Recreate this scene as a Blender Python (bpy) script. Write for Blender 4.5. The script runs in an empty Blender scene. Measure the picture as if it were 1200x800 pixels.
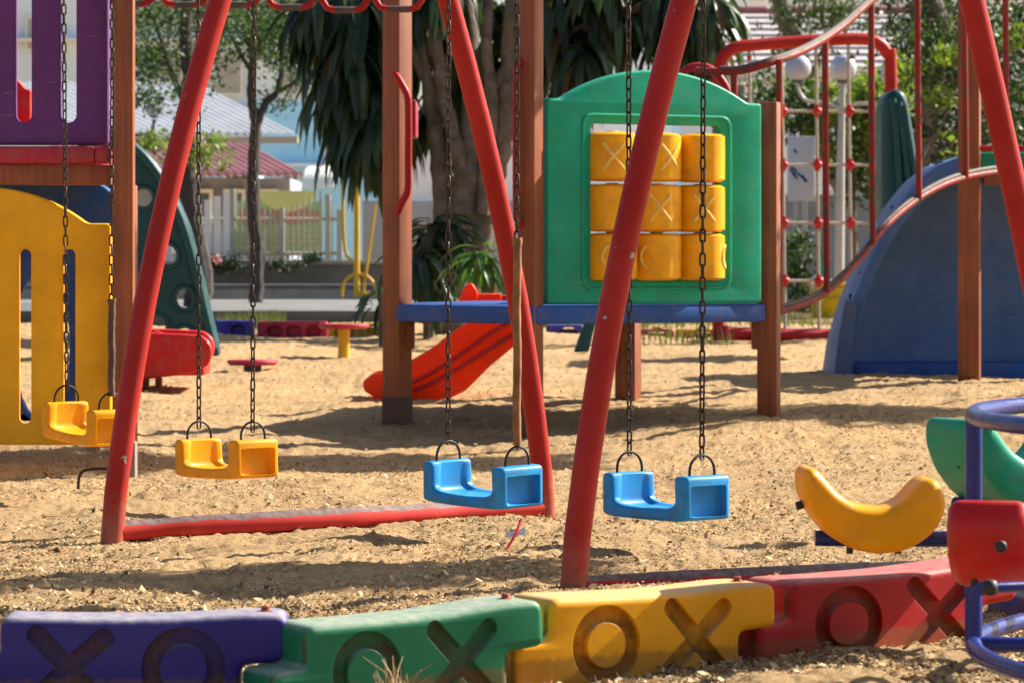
import bpy, bmesh, math, random
import numpy as np
from mathutils import Vector, Matrix, noise as mnoise

random.seed(7); rng = np.random.default_rng(7)
scn = bpy.context.scene
COL = scn.collection
F = 4116.0; HZ = 306.0; EYE = 0.9          # focal length in photo pixels, horizon row, eye height
PI = math.pi

def P(px, py, d):                            # a point of the place seen at (px,py), d metres ahead
    return Vector(((px-600)/F*d, d, EYE-(py-HZ)/F*d))
def X(px, d): return (px-600)/F*d
def Z(py, d): return EYE-(py-HZ)/F*d

# ---------------------------------------------------------------- terrain height
GD = [-50, 0, 16, 18, 20.5, 24, 30, 33, 60, 700]
GZ = [0, 0, 0.0, .045, .12, .18, .29, .31, .33, .33]
def gbase(d): return np.interp(d, GD, GZ)
def und(x, d):
    return (0.012*np.sin(2.1*x+.7*d)+0.010*np.sin(1.3*d-1.7*x+1.0)+0.006*np.sin(5.3*x+2.2*d+.5))
_und0 = und
def und(x, d):
    a = np.clip((x-.35)/.9, 0, 1); e = np.clip((d-16.5)/1.2, 0, 1)*np.clip((23-d)/2, 0, 1)
    return _und0(x, d)+.05*a*a*(3-2*a)*e
def g(x, d): return float(gbase(d)+und(x, d))

# ---------------------------------------------------------------- materials
def new_mat(name):
    m = bpy.data.materials.new(name); m.use_nodes = True
    nt = m.node_tree; b = nt.nodes['Principled BSDF']
    return m, nt, b
def N(nt, t, **kw):
    n = nt.nodes.new(t)
    for k, v in kw.items():
        if k in n.inputs: n.inputs[k].default_value = v
        else: setattr(n, k, v)
    return n
def ramp(nt, src, stops):
    r = nt.nodes.new('ShaderNodeValToRGB')
    el = r.color_ramp.elements
    while len(el) < len(stops): el.new(0.5)
    for e, (p, c) in zip(el, stops):
        e.position = p; e.color = (*c, 1) if len(c) == 3 else c
    nt.links.new(src, r.inputs['Fac']); return r
def mixc(nt, fac, a, b, mode='MIX'):
    m = nt.nodes.new('ShaderNodeMix'); m.data_type = 'RGBA'; m.blend_type = mode
    for sock, v in ((m.inputs[0], fac), (m.inputs[6], a), (m.inputs[7], b)):
        if hasattr(v, 'is_output') or isinstance(v, bpy.types.NodeSocket): nt.links.new(v, sock)
        elif isinstance(v, (int, float)): sock.default_value = v
        else: sock.default_value = (*v, 1)
    return m.outputs[2]
def scale_c(c, k): return tuple(min(1, v*k) for v in c)

def plastic(name, c, rough=.38, dirt=(.22, .15, .09), dirt_amt=.35, fade=.18, bump=.25, sc=1.0, transl=0):
    """moulded outdoor plastic: faint colour drift, dust film and speckle, scuffs, slight orange-peel bump"""
    m, nt, b = new_mat(name); L = nt.links.new
    tc = N(nt, 'ShaderNodeTexCoord')
    n1 = N(nt, 'ShaderNodeTexNoise', Scale=3.1*sc, Detail=5.0, Roughness=.6); L(tc.outputs['Object'], n1.inputs['Vector'])
    n2 = N(nt, 'ShaderNodeTexNoise', Scale=46.0*sc, Detail=6.0, Roughness=.7); L(tc.outputs['Object'], n2.inputs['Vector'])
    n3 = N(nt, 'ShaderNodeTexNoise', Scale=11.0*sc, Detail=8.0, Roughness=.7); L(tc.outputs['Object'], n3.inputs['Vector'])
    r1 = ramp(nt, n1.outputs['Fac'], [(.3, scale_c(c, 1-fade)), (.7, tuple(min(1, v*(1+fade)+.004) for v in c))])
    dm = ramp(nt, n3.outputs['Fac'], [(.47, (0, 0, 0)), (.66, (dirt_amt,)*3)])
    c1 = mixc(nt, dm.outputs['Color'], r1.outputs['Color'], dirt)
    sp = ramp(nt, n2.outputs['Fac'], [(.60, (0, 0, 0)), (.74, (dirt_amt*.8,)*3)])
    c2 = mixc(nt, sp.outputs['Color'], c1, scale_c(dirt, 1.5))
    mp = N(nt, 'ShaderNodeMapping'); mp.inputs['Scale'].default_value = (7*sc, 60*sc, 110*sc); mp.inputs['Rotation'].default_value = (.3, .5, .7); L(tc.outputs['Object'], mp.inputs['Vector'])
    n4 = N(nt, 'ShaderNodeTexNoise', Scale=1.0, Detail=3.0, Roughness=.5); L(mp.outputs[0], n4.inputs['Vector'])
    scm = ramp(nt, n4.outputs['Fac'], [(.70, (0, 0, 0)), (.73, (.35,)*3)])
    c2 = mixc(nt, scm.outputs['Color'], c2, tuple(min(1, v*.6+.30) for v in c))
    L(c2, b.inputs['Base Color'])
    rr = ramp(nt, n3.outputs['Fac'], [(.3, (rough*.8,)*3), (.7, (min(1, rough*1.5),)*3)])
    L(rr.outputs['Color'], b.inputs['Roughness'])
    bp = N(nt, 'ShaderNodeBump', Strength=bump, Distance=.004)
    L(n3.outputs['Fac'], bp.inputs['Height']); L(bp.outputs['Normal'], b.inputs['Normal'])
    b.inputs['Specular IOR Level'].default_value = .25
    if transl:
        tr = N(nt, 'ShaderNodeBsdfTranslucent'); L(c2, tr.inputs['Color'])
        mx = N(nt, 'ShaderNodeMixShader'); mx.inputs[0].default_value = transl
        L(b.outputs[0], mx.inputs[1]); L(tr.outputs[0], mx.inputs[2]); L(mx.outputs[0], nt.nodes['Material Output'].inputs['Surface'])
    return m

def painted(name, c, rough=.34, chip=(.25, .20, .18), amt=.4, thr=.67, foot=False):
    """painted steel tube with chips and sun-bleached patches"""
    m, nt, b = new_mat(name); L = nt.links.new
    tc = N(nt, 'ShaderNodeTexCoord')
    n1 = N(nt, 'ShaderNodeTexNoise', Scale=2.2, Detail=4.0); L(tc.outputs['Object'], n1.inputs['Vector'])
    n2 = N(nt, 'ShaderNodeTexNoise', Scale=26.0, Detail=8.0, Roughness=.72); L(tc.outputs['Object'], n2.inputs['Vector'])
    r1 = ramp(nt, n1.outputs['Fac'], [(.3, scale_c(c, .82)), (.72, tuple(min(1, v*1.12+.012) for v in c))])
    ch = ramp(nt, n2.outputs['Fac'], [(thr, (0, 0, 0)), (thr+.05, (amt,)*3)])
    c1 = mixc(nt, ch.outputs['Color'], r1.outputs['Color'], chip)
    if foot:
        n3 = N(nt, 'ShaderNodeTexNoise', Scale=7.0, Detail=9.0, Roughness=.62); L(tc.outputs['Object'], n3.inputs['Vector'])
        big = ramp(nt, n3.outputs['Fac'], [(.655, (0, 0, 0)), (.662, (.8,)*3)])
        rim = ramp(nt, n3.outputs['Fac'], [(.625, (0, 0, 0)), (.655, (.55,)*3)])
        c1 = mixc(nt, rim.outputs['Color'], c1, (.10, .028, .015))
        c1 = mixc(nt, big.outputs['Color'], c1, (.52, .42, .32))
        sz = N(nt, 'ShaderNodeSeparateXYZ'); L(tc.outputs['Object'], sz.inputs[0])
        mr = N(nt, 'ShaderNodeMapRange'); L(sz.outputs['Z'], mr.inputs['Value']); mr.inputs['From Min'].default_value = .24; mr.inputs['From Max'].default_value = 0
        ml = N(nt, 'ShaderNodeMath', operation='MULTIPLY'); L(mr.outputs[0], ml.inputs[0]); L(n2.outputs['Fac'], ml.inputs[1])
        fd = ramp(nt, ml.outputs[0], [(.15, (0, 0, 0)), (.62, (.5,)*3)])
        c1 = mixc(nt, fd.outputs['Color'], c1, (.34, .22, .13))
    L(c1, b.inputs['Base Color'])
    rr = ramp(nt, n2.outputs['Fac'], [(.3, (rough,)*3), (.75, (min(1, rough*1.9),)*3)])
    L(rr.outputs['Color'], b.inputs['Roughness'])
    b.inputs['Specular IOR Level'].default_value = .2
    bp = N(nt, 'ShaderNodeBump', Strength=.2, Distance=.002)
    L(n2.outputs['Fac'], bp.inputs['Height']); L(bp.outputs['Normal'], b.inputs['Normal'])
    return m

def worn_top(name, c, worn=(.16, .145, .135)):
    """red ground bar: paint rubbed off along its top by feet (wear follows the bar's top in object space)"""
    m, nt, b = new_mat(name); L = nt.links.new
    tc = N(nt, 'ShaderNodeTexCoord')
    sx = N(nt, 'ShaderNodeSeparateXYZ'); L(tc.outputs['Generated'], sx.inputs[0])
    n2 = N(nt, 'ShaderNodeTexNoise', Scale=9.0, Detail=8.0, Roughness=.7); L(tc.outputs['Object'], n2.inputs['Vector'])
    ad = N(nt, 'ShaderNodeMath', operation='MULTIPLY_ADD'); L(n2.outputs['Fac'], ad.inputs[0]); ad.inputs[1].default_value = .5; L(sx.outputs['Z'], ad.inputs[2])
    ch = ramp(nt, ad.outputs[0], [(.985, (0, 0, 0)), (1.06, (.9, .9, .9))])
    n3 = N(nt, 'ShaderNodeTexNoise', Scale=40.0, Detail=5.0); L(tc.outputs['Object'], n3.inputs['Vector'])
    w = ramp(nt, n3.outputs['Fac'], [(.35, scale_c(worn, .6)), (.7, scale_c(worn, 1.3))])
    n4 = N(nt, 'ShaderNodeTexNoise', Scale=3.0, Detail=4.0); L(tc.outputs['Object'], n4.inputs['Vector'])
    r4 = ramp(nt, n4.outputs['Fac'], [(.3, scale_c(c, .8)), (.7, tuple(v*1.1+.03 for v in c))])
    L(mixc(nt, ch.outputs['Color'], r4.outputs['Color'], w.outputs['Color']), b.inputs['Base Color'])
    b.inputs['Roughness'].default_value = .75; b.inputs['Specular IOR Level'].default_value = .15
    return m

def wood(name, c):
    """brown recycled-timber post: fine grain along Z"""
    m, nt, b = new_mat(name); L = nt.links.new
    tc = N(nt, 'ShaderNodeTexCoord')
    mp = N(nt, 'ShaderNodeMapping'); mp.inputs['Scale'].default_value = (60, 60, 2.2); L(tc.outputs['Object'], mp.inputs['Vector'])
    n1 = N(nt, 'ShaderNodeTexNoise', Scale=1.0, Detail=7.0, Roughness=.65); L(mp.outputs[0], n1.inputs['Vector'])
    n2 = N(nt, 'ShaderNodeTexNoise', Scale=3.0, Detail=6.0); L(tc.outputs['Object'], n2.inputs['Vector'])
    r1 = ramp(nt, n1.outputs['Fac'], [(.28, scale_c(c, .62)), (.5, c), (.75, tuple(v*1.3+.01 for v in c))])
    r2 = ramp(nt, n2.outputs['Fac'], [(.35, (.72, .72, .72)), (.7, (1.1, 1.1, 1.1))])
    L(mixc(nt, 1.0, r1.outputs['Color'], r2.outputs['Color'], 'MULTIPLY'), b.inputs['Base Color'])
    b.inputs['Roughness'].default_value = .55
    bp = N(nt, 'ShaderNodeBump', Strength=.4, Distance=.003); L(n1.outputs['Fac'], bp.inputs['Height']); L(bp.outputs['Normal'], b.inputs['Normal'])
    return m

def simple(name, c, rough=.7, sc=6.0, var=.25, metal=0.0, bump=.3, bd=.004):
    m, nt, b = new_mat(name); L = nt.links.new
    tc = N(nt, 'ShaderNodeTexCoord')
    n1 = N(nt, 'ShaderNodeTexNoise', Scale=sc, Detail=8.0, Roughness=.65); L(tc.outputs['Object'], n1.inputs['Vector'])
    r = ramp(nt, n1.outputs['Fac'], [(.28, scale_c(c, 1-var)), (.72, scale_c(c, 1+var))])
    L(r.outputs['Color'], b.inputs['Base Color'])
    b.inputs['Roughness'].default_value = rough; b.inputs['Metallic'].default_value = metal
    bp = N(nt, 'ShaderNodeBump', Strength=bump, Distance=bd); L(n1.outputs['Fac'], bp.inputs['Height']); L(bp.outputs['Normal'], b.inputs['Normal'])
    return m

def leafmat(name, cols, transl=.35, rough=.5, tint=(1.6, 1.8, .7)):
    m, nt, b = new_mat(name); L = nt.links.new
    ge = N(nt, 'ShaderNodeNewGeometry')
    stops = [(i/(max(1, len(cols)-1)), c) for i, c in enumerate(cols)]
    r = ramp(nt, ge.outputs['Random Per Island'], stops)
    L(r.outputs['Color'], b.inputs['Base Color']); b.inputs['Roughness'].default_value = rough
    b.inputs['Specular IOR Level'].default_value = .35
    tr = N(nt, 'ShaderNodeBsdfTranslucent')
    br = mixc(nt, 1.0, r.outputs['Color'], tint, 'MULTIPLY'); L(br, tr.inputs['Color'])
    mx = N(nt, 'ShaderNodeMixShader'); mx.inputs[0].default_value = transl
    L(b.outputs[0], mx.inputs[1]); L(tr.outputs[0], mx.inputs[2])
    L(mx.outputs[0], nt.nodes['Material Output'].inputs['Surface'])
    return m

def block_mat(name, c, mud=(.11, .05, .018), dust=.62):
    """border block: plastic, dusty upper face, dried mud left in the moulded letters and along the foot"""
    m, nt, b = new_mat(name); L = nt.links.new
    tc = N(nt, 'ShaderNodeTexCoord'); sx = N(nt, 'ShaderNodeSeparateXYZ'); L(tc.outputs['Object'], sx.inputs[0])
    ge = N(nt, 'ShaderNodeNewGeometry')
    n1 = N(nt, 'ShaderNodeTexNoise', Scale=5.0, Detail=6.0); L(tc.outputs['Object'], n1.inputs['Vector'])
    n2 = N(nt, 'ShaderNodeTexNoise', Scale=30.0, Detail=9.0, Roughness=.72); L(tc.outputs['Object'], n2.inputs['Vector'])
    n3 = N(nt, 'ShaderNodeTexNoise', Scale=90.0, Detail=5.0, Roughness=.7); L(tc.outputs['Object'], n3.inputs['Vector'])
    base = ramp(nt, n1.outputs['Fac'], [(.3, scale_c(c, .85)), (.7, tuple(v*1.1+.012 for v in c))])
    # mud inside the recess (object y past the front face)
    rec = N(nt, 'ShaderNodeMapRange'); L(sx.outputs['Y'], rec.inputs['Value']); rec.inputs['From Min'].default_value = .008; rec.inputs['From Max'].default_value = .018
    rb = N(nt, 'ShaderNodeMapRange'); L(sx.outputs['Y'], rb.inputs['Value']); rb.inputs['From Min'].default_value = .026; rb.inputs['From Max'].default_value = .030; rb.inputs['To Min'].default_value = 1; rb.inputs['To Max'].default_value = 0
    mu = N(nt, 'ShaderNodeMath', operation='MULTIPLY'); L(rec.outputs[0], mu.inputs[0]); L(rb.outputs[0], mu.inputs[1])
    zt = N(nt, 'ShaderNodeMapRange'); L(sx.outputs['Z'], zt.inputs['Value']); zt.inputs['From Min'].default_value = -.012; zt.inputs['From Max'].default_value = -.02
    mu2 = N(nt, 'ShaderNodeMath', operation='MULTIPLY'); L(mu.outputs[0], mu2.inputs[0]); L(zt.outputs[0], mu2.inputs[1])
    mn = ramp(nt, n2.outputs['Fac'], [(.30, (.25,)*3), (.62, (.92,)*3)])
    mn1 = ramp(nt, n1.outputs['Fac'], [(.36, (.12,)*3), (.60, (1,)*3)])
    mu3 = mixc(nt, 1.0, mixc(nt, 1.0, mu2.outputs[0], mn.outputs['Color'], 'MULTIPLY'), mn1.outputs['Color'], 'MULTIPLY')
    mudc = ramp(nt, n3.outputs['Fac'], [(.35, scale_c(mud, .4)), (.6, mud), (.75, scale_c(mud, 2.6))])
    c1 = mixc(nt, mu3, base.outputs['Color'], mudc.outputs['Color'])
    # splashed mud near the ground
    zb = N(nt, 'ShaderNodeMapRange'); L(sx.outputs['Z'], zb.inputs['Value']); zb.inputs['From Min'].default_value = -.11; zb.inputs['From Max'].default_value = -.17
    zz = N(nt, 'ShaderNodeMath', operation='ADD'); L(zb.outputs[0], zz.inputs[0]); L(n2.outputs['Fac'], zz.inputs[1])
    zr = ramp(nt, zz.outputs[0], [(.80, (0, 0, 0)), (1.1, (.55,)*3)])
    c2 = mixc(nt, zr.outputs['Color'], c1, scale_c(mud, 2.0))
    # scuffs + pale dust where the face looks up
    sc = ramp(nt, n2.outputs['Fac'], [(.66, (0, 0, 0)), (.72, (.22,)*3)])
    c3 = mixc(nt, sc.outputs['Color'], c2, scale_c(mud, 2.2))
    sn = N(nt, 'ShaderNodeSeparateXYZ'); L(ge.outputs['Normal'], sn.inputs[0])
    du = N(nt, 'ShaderNodeMath', operation='MULTIPLY'); L(sn.outputs['Z'], du.inputs[0]); L(n2.outputs['Fac'], du.inputs[1])
    dr = ramp(nt, du.outputs[0], [(.16, (0, 0, 0)), (.60, (dust,)*3)])
    c4 = mixc(nt, dr.outputs['Color'], c3, (.54, .50, .42))
    L(c4, b.inputs['Base Color']); b.inputs['Roughness'].default_value = .5; b.inputs['Specular IOR Level'].default_value = .22
    be = N(nt, 'ShaderNodeBevel', samples=4); be.inputs['Radius'].default_value = .004
    bp = N(nt, 'ShaderNodeBump', Strength=.22, Distance=.004); L(n2.outputs['Fac'], bp.inputs['Height']); L(be.outputs['Normal'], bp.inputs['Normal']); L(bp.outputs['Normal'], b.inputs['Normal'])
    return m

M = {}
M['red_tube'] = painted('red_tube_paint', (.36, .010, .006), amt=.6, thr=.645)
M['frame_tube'] = painted('frame_tube_paint', (.36, .011, .006), amt=.6, thr=.645, foot=True)
M['red_bar'] = worn_top('worn_red_bar_paint', (.46, .022, .016))
M['red_worn'] = painted('rust_worn_red_paint', (.30, .016, .010), rough=.4, chip=(.11, .062, .04), amt=.9, thr=.50)
M['red_dark'] = painted('dark_red_paint', (.36, .012, .018))
M['red_plastic'] = plastic('red_plastic', (.52, .012, .012), rough=.33)
M['orange_plastic'] = plastic('orange_red_plastic', (.86, .075, .008), rough=.35, dirt_amt=.15, transl=.35)
M['crimson_plastic'] = plastic('crimson_plastic', (.38, .014, .045), rough=.45)
M['yellow_plastic'] = plastic('yellow_plastic', (.90, .405, .002), rough=.35, dirt_amt=.2, transl=.22)
M['yellow_panel'] = plastic('yellow_panel_plastic', (.90, .42, .003), rough=.4, dirt_amt=.10)
M['yellow_drum'] = plastic('yellow_drum_plastic', (.92, .395, .002), rough=.3, dirt_amt=.22, sc=2)
M['blue_seat'] = plastic('blue_seat_plastic', (.02, .30, .66), rough=.36, dirt=(.10, .10, .09), dirt_amt=.5, transl=.12)
M['blue_deck'] = plastic('blue_deck_plastic', (.015, .085, .32), rough=.5, dirt_amt=.3)
M['blue_shell'] = plastic('blue_shell_plastic', (.065, .145, .32), rough=.45, dirt=(.20, .22, .25), dirt_amt=.3)
M['blue_tube'] = painted('blue_tube_paint', (.007, .020, .17), rough=.2, chip=(.3, .18, .12), thr=.70)
M['blue_tube'].node_tree.nodes['Principled BSDF'].inputs['Specular IOR Level'].default_value = .35
M['green_panel'] = plastic('green_panel_plastic', (.002, .32, .19), rough=.4, dirt_amt=.12)
M['green_seat'] = plastic('green_seat_plastic', (.003, .27, .155), rough=.38, dirt_amt=.2)
M['dark_green'] = plastic('dark_green_plastic', (.004, .055, .062), rough=.38, dirt_amt=.05)
M['purple'] = plastic('purple_plastic', (.115, .028, .16), rough=.5, dirt_amt=.12)
M['post'] = wood('brown_post', (.27, .070, .020))
M['post_foot'] = simple('post_foot_concrete', (.20, .155, .115), .85)
M['chain'] = simple('rusty_chain_steel', (.055, .038, .028), .5, 60, .5, metal=.6)
M['ring'] = simple('dark_steel', (.035, .03, .028), .4, 40, .4, metal=.7)
M['sleeve'] = simple('rusty_sleeve', (.26, .11, .035), .75, 22, .55)
M['sleeve2'] = simple('brown_sleeve', (.10, .05, .03), .75, 22, .5)
M['bolt'] = simple('rusty_bolt', (.28, .06, .03), .6, 80, .5, metal=.4)
M['black'] = simple('black_rubber', (.015, .015, .016), .55)
M['steel'] = simple('bare_worn_steel', (.085, .065, .055), .7, 14, .4, metal=.0)
M['yellow_paint'] = painted('yellow_tube_paint', (.62, .36, .02), thr=.66)
M['concrete'] = simple('concrete', (.27, .27, .26), .9, 3.0, .25)
M['concrete_dark'] = simple('dark_concrete', (.10, .105, .105), .9, 3.0, .35)
M['path'] = simple('path_concrete', (.13, .13, .13), .9, 1.6, .35)
M['bark'] = simple('grey_bark', (.13, .105, .085), .95, 9, .55, bump=1.0, bd=.03)
M['bark_dark'] = simple('dark_bark', (.055, .045, .04), .95, 9, .5, bump=1.0, bd=.03)
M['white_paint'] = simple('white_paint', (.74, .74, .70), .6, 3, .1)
M['picket_beige'] = simple('beige_picket_paint', (.42, .40, .32), .7, 5, .2)  # duller beige paint for narrow pickets, rails and slats
M['white_roof'] = simple('white_metal_roof', (.56, .57, .59), .35, 1.5, .12, metal=.1)
M['red_roof'] = simple('red_metal_roof', (.33, .11, .11), .5, 1.2, .22)
M['roof_pale'] = simple('roof_pale_rib', (.55, .42, .40), .5, 1.2, .22)
M['grey_roof'] = simple('grey_shingle_roof', (.40, .36, .36), .8, 5.0, .3)
M['pale_wall'] = simple('pale_wall', (.78, .80, .82), .85, 1.0, .12)
M['lightblue_wall'] = simple('light_blue_wall', (.42, .72, .90), .85, 1.0, .1)
M['beige_trim'] = simple('beige_trim', (.48, .40, .30), .8, 2.0, .15)
M['window'] = simple('dark_window', (.10, .12, .15), .2, 2.0, .3)
M['blind'] = simple('window_blinds', (.42, .45, .45), .7, 4.0, .2)
M['globe'] = simple('frosted_globe', (.46, .47, .55), .25, 3.0, .08)
M['lamp_pole'] = simple('white_lamp_pole', (.40, .40, .39), .45, 5, .15)
M['rope'] = simple('beige_rope', (.36, .32, .27), .9, 60, .3)
M['joint'] = plastic('red_joint_plastic', (.45, .012, .02))
M['mark'] = simple('rubbed_pale_mark', (.90, .60, .14), .6, 40, .25)
M['banner_green'] = simple('green_banner', (.27, .42, .20), .8, 1.2, .25)
M['banner_yellow'] = simple('yellow_banner', (.62, .60, .22), .8, 1.2, .2)
M['banner_red'] = simple('banner_red_print', (.55, .16, .14), .8, 3, .25)
M['straw'] = simple('red_straw', (.85, .05, .06), .4)
M['wrapper'] = simple('clear_wrapper', (.85, .76, .68), .3)
M['stone'] = simple('pebble', (.40, .36, .31), .9, 20, .3)
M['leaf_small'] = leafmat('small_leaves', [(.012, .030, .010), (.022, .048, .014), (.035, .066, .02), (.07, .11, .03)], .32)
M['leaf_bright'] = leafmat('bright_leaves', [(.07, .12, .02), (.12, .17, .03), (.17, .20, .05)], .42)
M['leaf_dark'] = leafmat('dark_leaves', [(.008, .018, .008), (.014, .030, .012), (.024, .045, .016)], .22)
M['strap'] = leafmat('strap_leaves', [(.012, .028, .014), (.018, .040, .018), (.030, .058, .026), (.016, .034, .018), (.055, .095, .04), (.022, .04, .02), (.085, .06, .028)], .28, .36)  # brighter greens imitate leaf highlights; brown is for dead fronds
M['strap_bright'] = leafmat('bright_strap_leaves', [(.03, .08, .02), (.05, .12, .03), (.08, .16, .04)], .35, .35)
M['grass'] = leafmat('grass_blades', [(.05, .08, .02), (.09, .12, .03), (.16, .15, .06)], .3, .6)
M['litter'] = leafmat('dry_leaf_litter', [(.06, .036, .018), (.26, .17, .08), (.56, .42, .24), (.14, .085, .04), (.68, .53, .31), (.40, .29, .12), (.03, .020, .012), (.70, .52, .30), (.50, .36, .19), (.62, .45, .25)], .08, .9, (1.2, 1.0, .75))
M['twig'] = simple('twig', (.05, .035, .025), .9, 30, .4)

def sand_mat():
    m, nt, b = new_mat('sand'); L = nt.links.new
    tc = N(nt, 'ShaderNodeTexCoord')
    def nz(s, d=6.0, r=.6):
        n = N(nt, 'ShaderNodeTexNoise', Scale=s, Detail=d, Roughness=r); L(tc.outputs['Object'], n.inputs['Vector']); return n.outputs['Fac']
    big = nz(.55, 5); mid = nz(4.0, 8, .68); fine = nz(34.0, 9, .8); grit = nz(120.0, 5, .75)
    c0 = ramp(nt, mid, [(.28, (.41, .25, .11)), (.48, (.62, .395, .185)), (.70, (.71, .48, .245))])
    c1 = mixc(nt, ramp(nt, big, [(.42, (0, 0, 0)), (.66, (.45,)*3)]).outputs['Color'], c0.outputs['Color'], (.40, .27, .15))
    c2 = mixc(nt, ramp(nt, fine, [(.52, (0, 0, 0)), (.64, (.85,)*3)]).outputs['Color'], c1, (.24, .145, .07))
    c3 = mixc(nt, ramp(nt, grit, [(.54, (0, 0, 0)), (.64, (.85,)*3)]).outputs['Color'], c2, (.72, .55, .34))
    L(c3, b.inputs['Base Color']); b.inputs['Roughness'].default_value = .95; b.inputs['Specular IOR Level'].default_value = .1
    s = N(nt, 'ShaderNodeMath', operation='MULTIPLY_ADD'); L(grit, s.inputs[0]); s.inputs[1].default_value = .35; L(fine, s.inputs[2])
    bp = N(nt, 'ShaderNodeBump', Strength=1.0, Distance=.03); L(s.outputs[0], bp.inputs['Height']); L(bp.outputs['Normal'], b.inputs['Normal'])
    return m
M['sand'] = sand_mat()

# ---------------------------------------------------------------- object helpers
def world_base(o):
    v = Vector((0, 0, 0))
    while o is not None: v += o.location; o = o.parent
    return v
def thing(name, label, cat, loc=(0, 0, 0), group=None):
    o = bpy.data.objects.new(name, None); COL.objects.link(o); o.location = loc
    o.empty_display_size = .1
    o['label'] = label; o['category'] = cat
    if group: o['group'] = group
    return o
def link_mesh(name, me, mat, parent=None, smooth=35):
    if mat is not None:
        me.materials.clear(); me.materials.append(mat)
    if smooth:
        me.shade_smooth(); me.set_sharp_from_angle(angle=math.radians(smooth))
    o = bpy.data.objects.new(name, me); COL.objects.link(o)
    if parent is not None: o.parent = parent
    return o
def tag(o, label=None, cat=None, group=None, kind=None):
    if label: o['label'] = label
    if cat: o['category'] = cat
    if group: o['group'] = group
    if kind: o['kind'] = kind
    return o

class MB:
    def __init__(s): s.v = []; s.f = []
    def add(s, vs, fs, mat=None):
        k = len(s.v)
        for p in vs:
            p = Vector(p)
            s.v.append(mat @ p if mat is not None else p)
        s.f += [tuple(i+k for i in f) for f in fs]; return s
    def bm(s, b, mat=None):
        b.verts.ensure_lookup_table(); b.verts.index_update()
        s.add([v.co.copy() for v in b.verts], [[v.index for v in f.verts] for f in b.faces], mat); b.free(); return s
    def mesh(s, me, mat=None):
        return s.add([v.co.copy() for v in me.vertices], [list(p.vertices) for p in me.polygons], mat)
    def tube(s, path, r, seg=10, closed=False, caps=True):
        path = [Vector(p) for p in path]; n = len(path)
        rs = r if isinstance(r, (list, tuple)) else [r]*n
        tans = []
        for i in range(n):
            a = path[(i-1) % n] if (closed or i > 0) else path[i]
            b = path[(i+1) % n] if (closed or i < n-1) else path[i]
            t = (b-a); tans.append(t.normalized() if t.length > 1e-9 else Vector((0, 0, 1)))
        ref = Vector((0, 0, 1)) if abs(tans[0].z) < .9 else Vector((1, 0, 0))
        nrm = tans[0].cross(ref).normalized(); vs = []
        for i in range(n):
            t = tans[i]
            nrm = (nrm - t*nrm.dot(t))
            nrm = nrm.normalized() if nrm.length > 1e-6 else t.orthogonal().normalized()
            bn = t.cross(nrm)
            for j in range(seg):
                a = 2*PI*j/seg
                vs.append(path[i]+(nrm*math.cos(a)+bn*math.sin(a))*rs[i])
        fs = []
        for i in range(n if closed else n-1):
            for j in range(seg):
                a = i*seg+j; b = i*seg+(j+1) % seg; i2 = ((i+1) % n)*seg
                fs.append((a, b, i2+(j+1) % seg, i2+j))
        if caps and not closed:
            fs.append(tuple(reversed(range(seg)))); fs.append(tuple(range((n-1)*seg, n*seg)))
        return s.add(vs, fs)
    def rbox(s, size, mat, bev=.004, seg=2):
        b = bmesh.new(); bmesh.ops.create_cube(b, size=1.0)
        bmesh.ops.scale(b, vec=size, verts=b.verts)
        if bev > 0: bmesh.ops.bevel(b, geom=list(b.edges), offset=bev, segments=seg, profile=.5, affect='EDGES')
        return s.bm(b, mat)
    def box(s, lo, hi, bev=.004):
        lo = Vector(lo); hi = Vector(hi)
        return s.rbox(hi-lo, Matrix.Translation((lo+hi)/2), bev)
    def lathe(s, prof, seg=20, mat=None):      # prof: (r,z)
        vs = []; fs = []; n = len(prof)
        for r, z in prof:
            for j in range(seg):
                a = 2*PI*j/seg; vs.append((r*math.cos(a), r*math.sin(a), z))
        for i in range(n-1):
            for j in range(seg):
                fs.append((i*seg+j, i*seg+(j+1) % seg, (i+1)*seg+(j+1) % seg, (i+1)*seg+j))
        fs.append(tuple(reversed(range(seg)))); fs.append(tuple(range((n-1)*seg, n*seg)))
        return s.add(vs, fs, mat)
    def build(s, name, mat, parent=None, smooth=35, loc=None):
        me = bpy.data.meshes.new(name)
        off = world_base(parent) if parent is not None else Vector(loc) if loc is not None else Vector((0, 0, 0))
        me.from_pydata([p-off for p in s.v], [], s.f); me.update()
        b = bmesh.new(); b.from_mesh(me); bmesh.ops.recalc_face_normals(b, faces=b.faces); b.to_mesh(me); b.free()
        o = link_mesh(name, me, mat, parent, smooth)
        if parent is None and loc is not None: o.location = loc
        return o

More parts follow.
